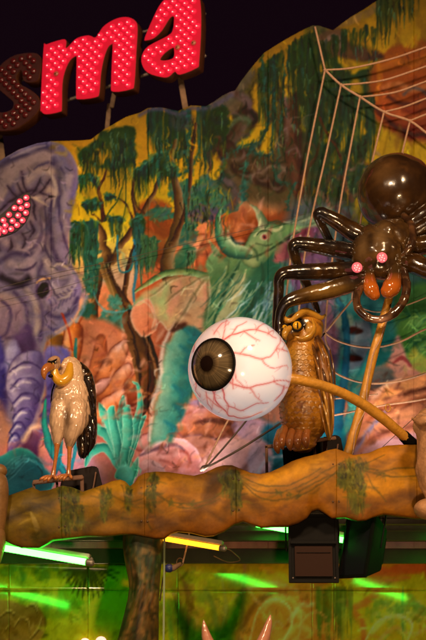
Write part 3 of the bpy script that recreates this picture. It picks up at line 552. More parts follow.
    for P, w, C in [([(44, 200), (47, 224), (46, 246), (52, 262)], 3, (74, 56, 82)), ([(40, 216), (42, 232), (36, 246), (22, 256)], 5, (96, 74, 100)), ([(34, 170), (48, 162), (62, 170), (66, 190)], 2.4, (82, 64, 88)), ([(60, 196), (60, 220), (66, 244), (74, 262)], 2.4, (80, 62, 90)), ([(56, 258), (64, 264), (76, 268)], 2, (80, 60, 86)),
                    ([(0, 224), (10, 232), (20, 232), (28, 224)], 4, (108, 84, 108)), ([(48, 168), (56, 186), (54, 206)], 4, (164, 136, 132)), ([(10, 158), (28, 150), (46, 146)], 4, (160, 132, 130)), ([(16, 270), (28, 270), (36, 262)], 2.5, (70, 50, 76)), ([(2, 290), (14, 288), (28, 284)], 2.5, (76, 56, 84)),
                    ([(54, 294), (48, 280), (40, 276)], 2, (70, 52, 76)), ([(46, 324), (56, 330), (68, 324)], 4, (92, 72, 104)), ([(58, 300), (68, 296), (76, 284)], 3, (176, 150, 152)), ([(30, 196), (38, 200), (48, 206)], 3, (176, 142, 130)), ([(52, 270), (60, 264), (72, 272)], 3, (176, 146, 142))]:
        f(P, [1, w, 1], C, 2.2, .75)
    # upper trunk folds, tusks, tentacle
    c.blob([(-30, 300), (-6, 292), (14, 296), (24, 310), (20, 330), (4, 340), (-30, 336)], [(164, 130, 130), (120, 90, 116)], 4, (.3, 1)); f([(0, 300), (10, 310), (8, 330), (0, 338)], 3, (90, 66, 96), 2.5); f([(14, 292), (24, 304), (28, 322), (20, 334), (6, 338)], 3, (92, 68, 96), 2.5)
    f([(26, 290), (36, 304), (38, 324), (34, 334)], 6, (166, 136, 136)); c.blob([(14, 336), (28, 324), (34, 336), (34, 356), (26, 372), (18, 366), (14, 352)], [(104, 74, 112), (70, 46, 80)], 3, (.5, 1)); c.blob([(4, 352), (14, 340), (20, 352), (18, 380), (12, 392), (4, 380)], [(170, 150, 176), (110, 88, 140)], 3, (1, .3))
    c.blob([(-20, 330), (-2, 336), (6, 360), (8, 400), (0, 430), (-20, 440)], [(92, 76, 150), (66, 52, 110), (100, 66, 90)], 4, (.2, 1))
    # pinkish ground at the bottom left
    c.blob([(-90, 400), (-10, 396), (8, 420), (26, 450), (48, 396), (58, 380), (72, 372), (84, 400), (90, 450), (96, 500), (-90, 500)], [(172, 116, 104), (184, 122, 104), (170, 116, 112)], 6, (.3, 1))
    # striped tusk (tentacle)
    c.blob([(8, 372), (16, 356), (32, 350), (44, 356), (46, 380), (38, 408), (26, 436), (14, 452), (8, 452), (10, 436), (14, 410), (6, 392)], [(176, 150, 172), (134, 110, 150), (86, 64, 110)], 1.6, (1, .25), rim=((96, 72, 112), 1.5))
    for x, y, w in [(26, 366, 16), (26, 382, 15), (26, 397, 13), (23, 412, 10), (18, 426, 8), (15, 437, 6)]:
        c.stroke([(x-w, y+6), (x-w*.3, y-3), (x+w*.5, y-3), (x+w, y+4)], [1.5, 2.4, 1.5], (84, 62, 108), soft=1.8, a=.85); c.stroke([(x-w*.9, y+9), (x-w*.3, y+1), (x+w*.3, y+1)], [1, 3, 1], (198, 172, 186), soft=2.5, a=.7)
    c.blob([(44, 352), (56, 346), (70, 352), (66, 380), (56, 410), (46, 430), (36, 446), (40, 424), (46, 396)], [(126, 104, 154), (92, 72, 128), (130, 92, 110)], 3, (.2, 1))
    for x, y in [(56, 368), (56, 384), (50, 398), (48, 412)]: f([(x-7, y+4), (x, y-2), (x+8, y+2)], 3, (76, 56, 104), 2.5, .7)
    c.blob([(24, 462), (22, 446), (30, 432), (40, 436), (38, 452), (34, 468)], [(120, 76, 100), (84, 52, 76)], 3); c.stroke([(24, 440), (32, 428), (44, 426), (52, 434)], 5, (206, 160, 140), soft=4, a=.7)
    # teal leaves low left and beside the bird
    for P in [[(-20, 470), (0, 456), (22, 448), (40, 460), (52, 490), (-20, 500)]]: c.blob(P, [(64, 132, 120), (36, 96, 92)], 1.5, (.4, 1), rim=((96, 150, 134), 1.5))
    for k in range(5): c.stroke([(-6+k*4, 480), (10+k*5, 460), (26+k*4, 456+k*3)], 1.2, (100, 160, 146), soft=1.2, a=.5)
    c.stroke([(46, 400), (45, 424), (50, 446), (60, 466), (70, 480)], [2, 6, 9, 8, 4], (60, 130, 120), edge=(34, 92, 92)); c.stroke([(62, 440), (60, 456), (54, 474)], [2, 5, 5], (48, 110, 108)); c.stroke([(78, 430), (76, 448), (72, 468)], [1, 4, 3], (52, 116, 112))
    c.stroke([(76, 340), (75, 352), (76, 368)], [3, 4, 3], (40, 112, 104), soft=1.5); c.stroke([(62, 314), (68, 330), (72, 350)], [2.5, 2], (168, 66, 44), soft=1.4, a=.8)
    c.stroke([(84, 292), (80, 308), (72, 322), (56, 332)], 3, (196, 150, 130), soft=3, a=.7); c.stroke([(86, 296), (82, 312), (76, 322)], 3, (132, 140, 146), soft=3, a=.7)
    # agave
    L1, L2, LE = (76, 152, 112), (34, 106, 80), (150, 190, 140)
    def leaf(P, w): c.stroke(P, [v+1.6 for v in w], LE, soft=1, a=.75); c.stroke(P, w, L1, lit=((96, 170, 124), L2), soft=.9)
    for P, w in [([(122, 470), (106, 448), (92, 452), (86, 466)], [7, 9, 8, 1]), ([(122, 462), (108, 436), (96, 430), (91, 428)], [7, 9, 7, 1]), ([(124, 462), (112, 430), (104, 414), (99, 404)], [7, 10, 8, 1]), ([(126, 468), (132, 444), (140, 424), (146, 416)], [6, 9, 7, 1]), ([(124, 466), (134, 430), (140, 406), (138, 386), (134, 382)], [7, 9, 6, 2.5, .5]),
                 ([(122, 464), (118, 430), (122, 408), (124, 396)], [7, 10, 8, 1]), ([(121, 464), (114, 428), (111, 412), (113, 406)], [6, 9, 7, 1]), ([(124, 466), (128, 430), (127, 410), (129, 406)], [6, 10, 7, 1]), ([(118, 476), (124, 470), (134, 474), (138, 458)], [5, 8, 7, 1]), ([(128, 484), (134, 470), (138, 458)], [8, 7, 1])]: leaf(P, w)
    c.blob([(92, 436), (100, 430), (98, 424), (90, 424)], [(96, 160, 110)], 1.2, a=.7); c.blob([(118, 470), (126, 464), (134, 474), (128, 490), (120, 484)], [(110, 180, 140), (50, 120, 100)], 2)
    # ---------- dragon fur, wing ribs, jaw: second pass
    for P, w, C in [([(240, 262), (230, 280), (220, 304), (212, 330)], 4, (28, 70, 44)), ([(262, 262), (262, 284), (252, 306), (240, 326)], 7, (20, 74, 50)), ([(280, 262), (282, 290), (276, 316), (268, 336)], 5, (30, 84, 72)), ([(246, 270), (240, 288), (230, 306)], 3, (206, 190, 128)), ([(226, 266), (220, 286), (212, 306)], 3, (176, 172, 108)),
                    ([(250, 258), (262, 254), (276, 246), (292, 238)], 2.4, (44, 62, 38)), ([(284, 222), (298, 222), (312, 218), (324, 216)], 3, (168, 166, 118)), ([(300, 226), (312, 224), (322, 220)], 2, (70, 78, 56)), ([(288, 242), (298, 240), (308, 234)], 4, (176, 110, 96)), ([(292, 250), (304, 250), (316, 242)], 3, (96, 120, 86)),
                    ([(250, 246), (256, 252), (258, 260)], 3, (66, 92, 50)), ([(256, 244), (264, 246), (272, 244)], 1.6, (60, 72, 40)), ([(230, 226), (228, 236), (234, 246)], 3, (188, 186, 130)), ([(268, 224), (276, 222), (284, 224)], 2, (60, 84, 50))]:
        c.stroke(P, [1, w, 1], C, soft=2, a=.8)
    r = random.Random(77)
    for k in range(60):
        x = r.uniform(214, 282); y = r.uniform(268, 322); L = r.uniform(8, 20)
        c.stroke([(x, y), (x-L*.3, y+L*.5), (x-L*.8, y+L)], [.6, 1.8, .4], r.choice([(24, 74, 48), (36, 100, 72), (96, 136, 80), (176, 184, 130), (150, 150, 96), (40, 90, 60)]), soft=1.2, a=.55)
    for P in [[(206, 276), (196, 292), (184, 312), (174, 326)], [(206, 276), (208, 296), (204, 322)], [(204, 276), (184, 288), (164, 304)], [(190, 274), (172, 280), (150, 296)]]:
        c.stroke(P, [2.4, 1.8, .8], (104, 96, 56), soft=2, a=.55); c.stroke([(a+2, b+1) for a, b in P], [1.5, 1.2, .5], (206, 180, 130), soft=1.6, a=.45)
    c.stroke([(142, 300), (150, 306), (154, 318), (152, 330), (160, 322), (168, 330), (176, 320)], 1.6, (206, 170, 126), soft=1.6, a=.5)
    # cracks and crisp lights over the rocks
    for k in range(150):
        reg = r.choice([(76, 320, 150, 420), (140, 430, 210, 474), (176, 400, 236, 440), (184, 205, 282, 260), (350, 376, 430, 450), (110, 390, 140, 420)]); x = r.uniform(reg[0], reg[2]); y = r.uniform(reg[1], reg[3]); g = r.uniform(-1.6, .2); L = r.uniform(5, 16)
        P = [(x, y), (x+L*.5*math.cos(g)+r.uniform(-2, 2), y+L*.5*math.sin(g)), (x+L*math.cos(g), y+L*math.sin(g)+r.uniform(-2, 2))]
        c.stroke(P, [1, r.uniform(2, 5), 1], r.choice([(96, 48, 30), (116, 58, 38), (222, 154, 114), (210, 130, 80), (150, 76, 50)]), soft=3, a=.5)
    # swirls in the dark trunk cloud and the greenery on the right
    for k in range(130):
        reg = r.choice([(206, 96, 256, 190), (276, 84, 306, 196), (230, 150, 290, 190), (300, 150, 372, 250), (286, 210, 350, 320)]); x = r.uniform(reg[0], reg[2]); y = r.uniform(reg[1], reg[3]); g = r.uniform(0, 6.28); L = r.uniform(6, 18)
        P = [(x+L*t*math.cos(g+t*1.6), y+L*t*math.sin(g+t*1.6)) for t in (0, .33, .66, 1)]
        low = reg[1] > 200; C = r.choice([(70, 116, 96), (110, 84, 104), (150, 110, 100), (34, 74, 62), (60, 48, 44), (130, 140, 110)] if low else [(52, 32, 24), (120, 92, 72), (84, 56, 40), (62, 66, 36), (142, 110, 86), (40, 52, 32), (104, 66, 44)])
        c.stroke(P, [.6, r.uniform(1.5, 4.5), .6], C, soft=2, a=.5)
    for k in range(220):
        reg = r.choice([(300, 60, 380, 200), (256, 60, 306, 180), (146, 112, 226, 170), (78, 130, 136, 180), (300, 180, 372, 215), (188, 180, 232, 230)]); x = r.uniform(reg[0], reg[2]); y = r.uniform(reg[1], reg[3]); L = r.uniform(5, 16)
        if y < np.interp(x, [78, 112, 140, 178, 214, 240, 264, 313, 380], [140, 126, 113, 111, 101, 80, 60, 27, 0])+2: continue
        c.stroke([(x, y), (x+r.uniform(-2, 2), y+L*.5), (x+r.uniform(-3, 3), y+L)], [.5, r.uniform(1, 2.6), .4], r.choice([(26, 42, 26), (36, 60, 34), (70, 92, 52), (160, 118, 20), (176, 132, 22), (24, 50, 40), (78, 50, 30)]), soft=1.1, a=.6)
    # loose airbrush blending: dabs that carry a neighbouring colour, then small light / dark touches
    r = random.Random(99)
    for k in range(4200):
        x = r.uniform(-85, 515); y = r.uniform(0, 480)
        if y < np.interp(x, [-90, 0, 40, 90, 112, 140, 214, 264, 313, 380, 520], [170, 160, 142, 140, 125, 112, 101, 53, 25, 0, 0]): continue
        if 252 < x < 276 and 226 < y < 244: continue
        big = k < 1800; g = r.uniform(0, 6.28); o = r.uniform(5, 12) if big else r.uniform(1, 4)
        col = c.sample(np.array([x+o*math.cos(g)]), np.array([y+o*math.sin(g)]))[0]
        v = r.gauss(1, .10 if big else .24); col = np.clip(col*v+np.array([r.uniform(-8, 8), 0, r.uniform(-6, 6)]), 8, 245)
        L = r.uniform(4, 9) if big else r.uniform(2, 6); h = r.uniform(0, 3.14) if y > 240 or x < 78 else 1.57+r.uniform(-.5, .5); b = r.uniform(-.8, .8)
        c.stroke([(x-L*math.cos(h), y-L*math.sin(h)), (x+b*L*.4, y+b*L*.3), (x+L*math.cos(h+b), y+L*math.sin(h+b))], [.8, r.uniform(3, 7) if big else r.uniform(1, 2.6), .8], col, soft=3 if big else 1.2, a=.32 if big else .5, n=3)
    X, Yg = np.meshgrid(np.arange(c.W)/c.S+c.x0, np.arange(c.H)/c.S+c.y0)
    pw = (np.clip((92-X)/20, 0, 1)*np.clip((470-Yg)/30, 0, 1))[..., None]
    c.A = c.A*(1-pw)+c.A*np.array([1.0, .98, .84])*pw
    r = random.Random(123)
    def inside(x, y): return y > np.interp(x, [78, 112, 140, 178, 214, 240, 264, 313, 380, 430], [142, 127, 114, 112, 102, 81, 61, 28, 2, 0])+2
    for k in range(620):
        reg = r.choice([(80, 128, 136, 172), (146, 112, 226, 180), (70, 224, 98, 290), (256, 60, 312, 170), (306, 90, 372, 200), (300, 40, 380, 100), (376, 0, 426, 50), (130, 225, 156, 270), (180, 185, 226, 225), (186, 250, 200, 270)])
        x = r.uniform(reg[0], reg[2]); y = r.uniform(reg[1], reg[3])
        if not inside(x, y): continue
        cl = c.sample(np.array([x]), np.array([y]))[0]
        if cl[0] > 120: continue
        L = r.uniform(3, 10); c.stroke([(x, y), (x+r.uniform(-1.5, 1.5), y+L)], [r.uniform(.7, 1.5), .4], r.choice([(84, 112, 70), (58, 96, 74), (104, 116, 66), (18, 30, 20), (22, 40, 26), (66, 84, 40)]), soft=.8, a=.65)
    def boxblur(A, k):
        for ax in (0, 1):
            P = np.concatenate([np.repeat(np.take(A, [0], ax), k+1, ax), A, np.repeat(np.take(A, [-1], ax), k, ax)], ax); S = np.cumsum(P, ax, dtype=np.float64)
            n = A.shape[ax]; A = (np.take(S, np.arange(2*k+1, 2*k+1+n), ax)-np.take(S, np.arange(0, n), ax))/(2*k+1)
        return A
    amt = .28+.30*np.clip((88-X)/10, 0, 1)[..., None]
    B1 = boxblur(boxblur(c.A, 16), 16); B2 = boxblur(c.A, 3)
    c.A = np.clip(c.A+amt*(c.A-B1)+.05*(c.A-B2), 6, 245)
    c.A = 120*(c.A/120)**1.12*(.98-.10*np.clip((230-Yg)/120, 0, 1)[..., None])  # tone curve; upper mural painted darker to stand for its dimmer light
    # finishing: slight hand wobble, mottled spray, blending
    c.warp(.9, 9, 3); c.mottle(.16)
    return c
# ================================================================ BACKDROP
M_mural = mat('mural_paint', attr=True, rough=.55, noise=.10, nscale=30, bump=.15, bscale=60, spec=.10)
M_ledge = mat('ledge_paint', attr=True, rough=.5, noise=.12, nscale=14, bump=.2, bscale=30, spec=.22)
M_gloss = mat('gloss_panel_paint', attr=True, rough=.085, noise=.12, nscale=6, bump=.02, bscale=4, spec=.9)
M_back = mat('raw_plywood', (.16, .10, .06), .8, noise=.3)
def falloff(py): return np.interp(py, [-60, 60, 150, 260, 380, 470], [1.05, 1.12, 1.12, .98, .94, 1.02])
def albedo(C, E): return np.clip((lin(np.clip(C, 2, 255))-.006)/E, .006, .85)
TOP = [(-90, 176), (-30, 172), (0, 161), (4, 158), (19, 149.5), (37, 143.4), (51, 141.3), (80, 140.6), (91, 139.5), (104, 129.5), (112, 125), (126, 117), (140, 112.6), (148, 108), (161, 107.4), (178, 111), (185, 108), (191, 105.5), (206, 106.3), (214, 101.7), (222, 96), (230, 92), (235, 90.5), (242, 80), (252, 67), (264, 53), (275, 46), (290, 37), (305, 29), (313, 25.5), (320, 26), (333, 30.5), (340, 25), (351, 17), (363, 10), (378, 0), (400, -14), (440, -26), (480, -20), (520, -34)]
tx = np.array([a for a, _ in TOP]); ty = np.array([b for _, b in TOP])
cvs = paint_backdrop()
back = empty('painted_backdrop', P(213, 548, 0), 'tall scalloped backdrop panel painted with mossy jungle, green dragon and purple beast head', 'backdrop')
def panel(name, x0, x1, topf, botf, Y, cols_fn, mat_, parent, dx, dy, thick=.035, relief=None, YF=None):
    """painted board following a cut outline; front is a dense sheet, with sides and a back"""
    xs = np.linspace(x0, x1, max(3, int((x1-x0)/dx))); nr = max(3, int((max(botf(xs))-min(topf(xs)))/dy))
    t = np.linspace(0, 1, nr); PX = np.broadcast_to(xs, (nr, len(xs))); T = t[:, None]
    PY = topf(xs)[None]*(1-T)+botf(xs)[None]*T
    D = np.stack([(PX-213)/FP, CP-(-(PY-320)/FP)*SP, SP+(-(PY-320)/FP)*CP], -1)
    if YF is None: s_ = (Y-CAM.y)/D[..., 1]
    else: s_ = (YF[0]-CAM.y)/(D[..., 1]-YF[1]*D[..., 0])                # plane Y = a + b*X
    V = np.array(CAM)+D*s_[..., None]
    C = cols_fn(PX, PY)
    B = V.copy(); B[..., 1] = V[..., 1]+thick
    if relief is not None: V = V.copy(); V[..., 1] -= relief(PX, PY, T+0*PX)
    nr_, nc_ = PX.shape
    faces = [sheet(nr_, nc_)]
    # border ring and back strip
    idx = np.arange(nr_*nc_).reshape(nr_, nc_)
    ring = np.concatenate([idx[0, :], idx[1:, -1], idx[-1, -2::-1], idx[-2:0:-1, 0]]); n = len(ring)
    Bv = B.reshape(-1, 3)[ring]; off = nr_*nc_; r2 = np.roll(np.arange(n), -1)
    faces.append(np.stack([ring, off+np.arange(n), off+r2, ring[r2]], 1)[:, ::-1])
    m = nc_; top_i = off+np.arange(m); bot_i = off+np.arange(m+nr_-1, m+nr_-1+m-1+0)                     # bottom row back verts (right to left, minus the corner)
    bot_full = np.concatenate([[off+m+nr_-2], bot_i])[::-1]                      # left..right
    k = min(len(top_i), len(bot_full)); ti, bi = top_i[:k], bot_full[:k]
    faces.append(np.stack([ti[:-1], ti[1:], bi[1:], bi[:-1]], 1))
    V2 = np.concatenate([V.reshape(-1, 3), Bv]); C2 = np.concatenate([C.reshape(-1, 3), C.reshape(-1, 3)[ring]*.35])
    return mesh_obj(name, V2, np.concatenate(faces).astype(np.int32), mat_, parent, cols=C2)
E0 = np.array([1.25, .87, .47])
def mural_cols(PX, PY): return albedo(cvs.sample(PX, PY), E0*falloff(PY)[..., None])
topf = lambda x: np.interp(x, tx, ty); botf = lambda x: 548+0*x
SEAMS = [-90, 51, 148, 268, 414, 520]
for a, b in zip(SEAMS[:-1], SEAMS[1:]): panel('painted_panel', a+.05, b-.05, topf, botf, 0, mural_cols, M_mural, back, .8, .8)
# timber frame behind the panels
frame = []
for px in (-60, 10, 95, 200, 300, 400, 490):
    a = P(px, float(np.interp(px, tx, ty))+14, .08); frame.append(box_geo((a.x, .078, (a.z+3.3)/2), (.07, .08, a.z-3.3)))
fr = mesh_obj('support_frame', *join(*frame), M_back, back, smooth=False)
# the beast's eye: dark almond recess full of red lamp caps
M_cap = mat('red_lamp_cap_lit', (.75, .03, .06), .25, emit=(1, .035, .085), es=.62)
M_nub = mat('lamp_glint', (.9, .4, .4), .2, emit=(1, .42, .40), es=1.6)
M_capoff = mat('red_lamp_cap_unlit', (.10, .012, .014), .12, coat=.5)
M_eyehole = mat('eye_hole_black', (.012, .006, .01), .6)
def bulb_mesh(r, cap, nub, pr=.32):
    V, F = ball_geo((0, 0, 0), (r, r*.55, r), 10, 6); V2, F2 = ball_geo((-r*.18, -r*.48, -r*.1), (r*pr, r*.2, r*pr*.9), 8, 5)
    n = len(F); V, F = join((V, F), (V2, F2)); me = bpy.data.meshes.new('bulb'); me.from_pydata([tuple(v) for v in V], [], F)
    me.materials.append(cap); me.materials.append(nub)
    for i, p in enumerate(me.polygons): p.material_index = int(i >= n); p.use_smooth = True
    return me
k0 = KM(0)
E = q([(150, 280), (160, 300), (161, 360), (142, 424), (92, 480), (30, 508), (-40, 522), (-90, 520), (-96, 500), (-40, 440), (0, 404), (60, 350), (112, 298)], 0, 140, 5.325)
E3 = [P(x, y, -.012) for x, y in cr(E, True, 4)]; o0 = P(10, 210, -.012)
eye = cutout('eye_socket', [[((p-o0).x, (p-o0).z) for p in E3]], .012, o0, (1, 0, 0), (0, 0, 1), (0, 1, 0), M_eyehole, back, .002)
bm_eye = bulb_mesh(k0*3.1, mat('eye_lamp_cap', (.7, .06, .08), .2, emit=(1, .06, .12), es=.75), M_nub, .42)
for x, y in [(140, 308), (105, 328), (144, 347), (78, 362), (113, 364), (138, 388), (48, 398), (97, 402), (120, 428), (18, 428), (67, 431), (91, 453), (29, 455), (59, 474), (0, 474), (25, 487), (-20, 450), (-10, 500), (-42, 476), (-44, 505), (-66, 500)]:
    b = bpy.data.objects.new('bulb', bm_eye); COL.objects.link(b); b.parent = back; b.location = P(x/5.325, 140+y/5.325, -.03)-origin(back)

# ================================================================ GROUND, SHELF, CEILING
M_ground = mat('asphalt', (.03, .028, .03), .8, noise=.3, bump=.3)
g = mesh_obj('ground', [(-150, -60, 0), (150, -60, 0), (150, 300, 0), (-150, 300, 0)], [(0, 1, 2, 3)], M_ground, smooth=False); tag(g, 'dark asphalt ground of the fairground', kind='structure')
ZC = P(213, 516, -1.15).z
XL, XR = P(-90, 530, -1.2).x, P(520, 530, -1.2).x
M_ceil = mat('dark_ceiling_board', (.022, .018, .012), .3, noise=.4, nscale=3, spec=.4)
M_beam = mat('ceiling_beam_paint', (.03, .022, .014), .35, noise=.5, nscale=5, spec=.3)
ceil = mesh_obj('ceiling', *box_geo(((XL+XR)/2, -.18, ZC+.06), (XR-XL, 1.86, .08)), M_ceil, smooth=False); tag(ceil, 'dark boarded ceiling of the recess under the rocky ledge', kind='structure')
for i, y in enumerate((-.9, -.62, -.36, -.12, .1)):
    box('ceiling_beam', ((XL+XR)/2, y, ZC+.0), (XR-XL-.02, .035 if i % 2 else .06, .036), M_beam, ceil)
box('added_dark_board', ((XL+XR)/2, .16, ZC-.06), (XR-XL-.04, .05, .16), M_beam, ceil)  # made-up board, added to keep the top of the wall dark
box('added_dark_board', ((XL+XR)/2, -.45, ZC-.01), (XR-XL-.04, .03, .10), M_beam, ceil)
# ================================================================ ROCKY LEDGE (fascia)
def paint_ledge():
    c = Canvas(-90, 430, 520, 560, 2); O = (186, 110, 26)
    X, Yg = np.meshgrid(np.arange(c.W)/c.S+c.x0, np.arange(c.H)/c.S+c.y0)
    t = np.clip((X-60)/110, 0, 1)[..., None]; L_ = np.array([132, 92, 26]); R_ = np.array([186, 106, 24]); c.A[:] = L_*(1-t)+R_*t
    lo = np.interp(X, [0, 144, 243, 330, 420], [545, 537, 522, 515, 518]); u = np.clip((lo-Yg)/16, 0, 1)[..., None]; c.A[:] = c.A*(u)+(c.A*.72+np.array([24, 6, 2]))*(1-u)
    for P_, w, C in [([(10, 500), (30, 492), (56, 500)], 14, (150, 104, 30)), ([(8, 520), (40, 508), (64, 506)], 7, (90, 62, 24)), ([(60, 508), (90, 500), (100, 492)], 10, (160, 100, 26)), ([(100, 496), (116, 486), (130, 494)], 10, (168, 106, 28)), ([(84, 530), (110, 516), (140, 524)], 8, (110, 70, 26)),
                     ([(150, 492), (176, 480), (200, 486)], 12, (204, 122, 30)), ([(150, 520), (176, 526), (200, 512)], 10, (150, 82, 28)), ([(210, 500), (216, 482), (232, 470)], 16, (128, 74, 30)), ([(226, 510), (244, 498), (262, 512)], 10, (150, 84, 28)), ([(250, 490), (290, 474), (320, 464)], 14, (204, 124, 30)),
                     ([(262, 520), (300, 506), (326, 502)], 8, (160, 84, 26)), ([(330, 500), (350, 512), (366, 500)], 8, (150, 82, 30)), ([(360, 490), (390, 484), (412, 478)], 18, (206, 122, 28)), ([(372, 508), (400, 498), (420, 500)], 9, (150, 80, 26)), ([(180, 500), (200, 508), (222, 520)], 6, (136, 78, 26)), ([(366, 462), (390, 454), (412, 456)], 9, (204, 116, 24))]:
        c.stroke(P_, w, tuple(np.clip(np.array(C)*(1.12 if C[0] > 155 else .8), 0, 255)), soft=7, a=.85)
    G = [(78, 76, 28), (104, 96, 44), (60, 58, 22), (126, 108, 54), (92, 84, 26), (120, 86, 30)]
    def moss(x, y, rx, ry, n, s):
        c.dabs(x, y, rx, ry, G, n, (1, 3), .65, s, ang=1.4); c.dabs(x, y, rx, ry, [(44, 40, 16), (150, 132, 80), (56, 50, 20)], n//2, (.7, 1.6), .8, s+50, ang=1.4); c.drips(x-rx, x+rx, y, ry*1.3, G, n//3, (.8, 2), .6, s+1)
    for a in [(70, 497, 10, 16, 110, 1), (76, 514, 9, 16, 80, 2), (66, 520, 6, 14, 50, 3), (107, 498, 6, 10, 50, 4), (104, 512, 3, 10, 24, 5), (129, 498, 3, 14, 40, 6), (62, 492, 4, 6, 24, 7), (151, 494, 5, 18, 50, 8), (155, 480, 4, 6, 20, 9), (232, 484, 10, 13, 130, 10), (236, 502, 5, 10, 50, 11), (226, 478, 8, 6, 40, 12), (350, 474, 12, 14, 120, 13), (356, 494, 9, 18, 110, 14), (342, 482, 5, 8, 30, 15), (362, 466, 6, 5, 24, 16)]: moss(*a)
    V_ = (98, 72, 26)
    for P_ in [[(78, 492), (90, 488), (106, 492), (118, 500), (130, 503), (143, 500)], [(60, 488), (76, 500)], [(150, 486), (160, 498), (176, 504), (196, 504), (216, 498), (226, 488)], [(158, 494), (176, 508), (200, 508), (220, 500)], [(240, 480), (256, 492), (276, 494), (300, 488), (326, 472), (344, 462)], [(242, 484), (262, 500), (290, 500), (320, 486), (344, 466)], [(243, 478), (262, 486), (290, 486), (320, 470)], [(346, 470), (320, 482), (296, 494)],
               [(362, 468), (380, 472), (400, 470), (418, 468)], [(362, 470), (384, 478), (404, 478), (418, 476)], [(366, 474), (374, 490), (386, 502)], [(366, 464), (384, 456)], [(150, 506), (148, 520), (152, 530)], [(154, 500), (156, 518)], [(100, 488), (104, 500)], [(122, 486), (126, 500), (122, 520)]]:
        c.stroke(P_, [1.2, 1.9, 1.1], V_, soft=1.3, a=.65)
    for x, y in [(172, 504), (182, 506), (192, 505), (278, 494), (288, 497), (380, 475), (384, 478), (296, 498)]: c.dabs(x, y, 3, 1.6, [V_, (96, 84, 44)], 5, (.8, 1.6), .7, x)
    c.blob([(31, 513), (36, 518), (40, 527), (42, 535), (37, 536), (34, 526)], [(190, 150, 104), (160, 110, 66)], .8, (0, 1)); c.blob([(30, 536), (40, 532), (50, 536), (44, 545), (34, 545)], [(88, 66, 30)], 3)
    r = random.Random(6)
    for k in range(700):
        x = r.uniform(-80, 500); y = r.uniform(440, 548); col = np.clip(c.sample(np.array([x+r.uniform(-8, 8)]), np.array([y+r.uniform(-4, 4)]))[0]*r.gauss(1, .14), 10, 235); L = r.uniform(4, 12); h = r.uniform(-.5, .5)
        c.stroke([(x-L*math.cos(h), y-L*math.sin(h)), (x, y+r.uniform(-2, 2)), (x+L*math.cos(h), y+L*math.sin(h))], [.8, r.uniform(1.5, 4), .8], col, soft=2, a=.45, n=3)
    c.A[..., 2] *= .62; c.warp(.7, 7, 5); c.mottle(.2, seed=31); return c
lc = paint_ledge()
LT = [(-90, 500), (-30, 500), (0, 499), (7, 496), (19, 491.6), (32, 487), (40, 490.7), (49, 489.8), (62, 485.5), (72, 487), (83, 491.5), (93, 488), (102, 485), (112, 481), (120, 479.3), (125, 481), (130, 486), (134, 483), (138, 476.5), (145, 472.6), (156, 471.4), (168, 471.8), (182, 474), (194, 475.6), (204, 473), (216.5, 467), (224, 465), (232, 465), (242, 469), (250, 472.5), (260, 474), (270, 472), (281, 467), (292, 461), (304, 457), (318, 453.8), (328, 450), (336, 448.5), (346, 452), (354, 455), (369, 452.7), (378, 448.5), (387, 445.4), (400, 444.6), (430, 444.6), (520, 440)]
LB = [(-90, 538), (0, 538), (3.5, 540), (12, 544), (21, 547), (39, 547.5), (48, 543), (53, 540), (70, 538), (88, 536), (104, 536), (121.5, 534), (134, 534), (144, 536), (155, 538), (164, 538), (171, 533), (178, 531), (190, 532), (205, 535.7), (214, 535), (224, 531), (234, 524), (243, 521), (252, 524), (262, 527), (275, 526), (288, 526), (298, 523), (307, 518), (312, 511), (318, 509), (325, 513), (332, 518), (345, 517), (358, 520.5), (366, 520), (373, 517), (384, 514), (400, 516), (416.5, 518), (520, 520)]
lx, ly = zip(*LT); bx_, by_ = zip(*LB)
ledge = empty('rocky_ledge', P(213, 530, -1.2), 'orange rock ledge board with painted moss garlands running under the statues', 'ledge')
EL = np.array([1.5, 1.06, .66])
def led_relief(PX, PY, T):
    b = np.sin(np.clip(T, 0, 1)*math.pi)**.6*.055
    return b + (noise2(PX, PY, 26, 3)*.045+noise2(PX, PY, 11, 4)*.008)*np.sin(T*math.pi)**.5
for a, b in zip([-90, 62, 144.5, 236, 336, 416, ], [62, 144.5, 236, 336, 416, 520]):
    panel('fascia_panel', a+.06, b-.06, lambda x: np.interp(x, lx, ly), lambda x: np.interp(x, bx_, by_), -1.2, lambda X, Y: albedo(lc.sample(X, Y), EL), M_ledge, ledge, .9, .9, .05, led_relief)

M_bolt = mat('rusty_bolt', (.12, .07, .04), .5, metal=.5, noise=.3)
bme = None
for px in (59, 65, 141.5, 147.5, 333, 339, 233, 239):
    for fy in (.22, .76):
        t_, b_ = float(np.interp(px, lx, ly)), float(np.interp(px, bx_, by_)); yy = t_+(b_-t_)*fy
        p = P(px, yy, -1.2-float(led_relief(np.array([[px]]), np.array([[yy]]), np.array([[fy]]))[0, 0])-.002)
        if bme is None:
            V, F = ball_geo((0, 0, 0), (.0065, .004, .0065), 10, 6); bo = mesh_obj('bolt', V, F, M_bolt); bme = bo.data; bo.parent = ledge
        else: bo = bpy.data.objects.new('bolt', bme); COL.objects.link(bo); bo.parent = ledge
        bo.location = p-origin(ledge)
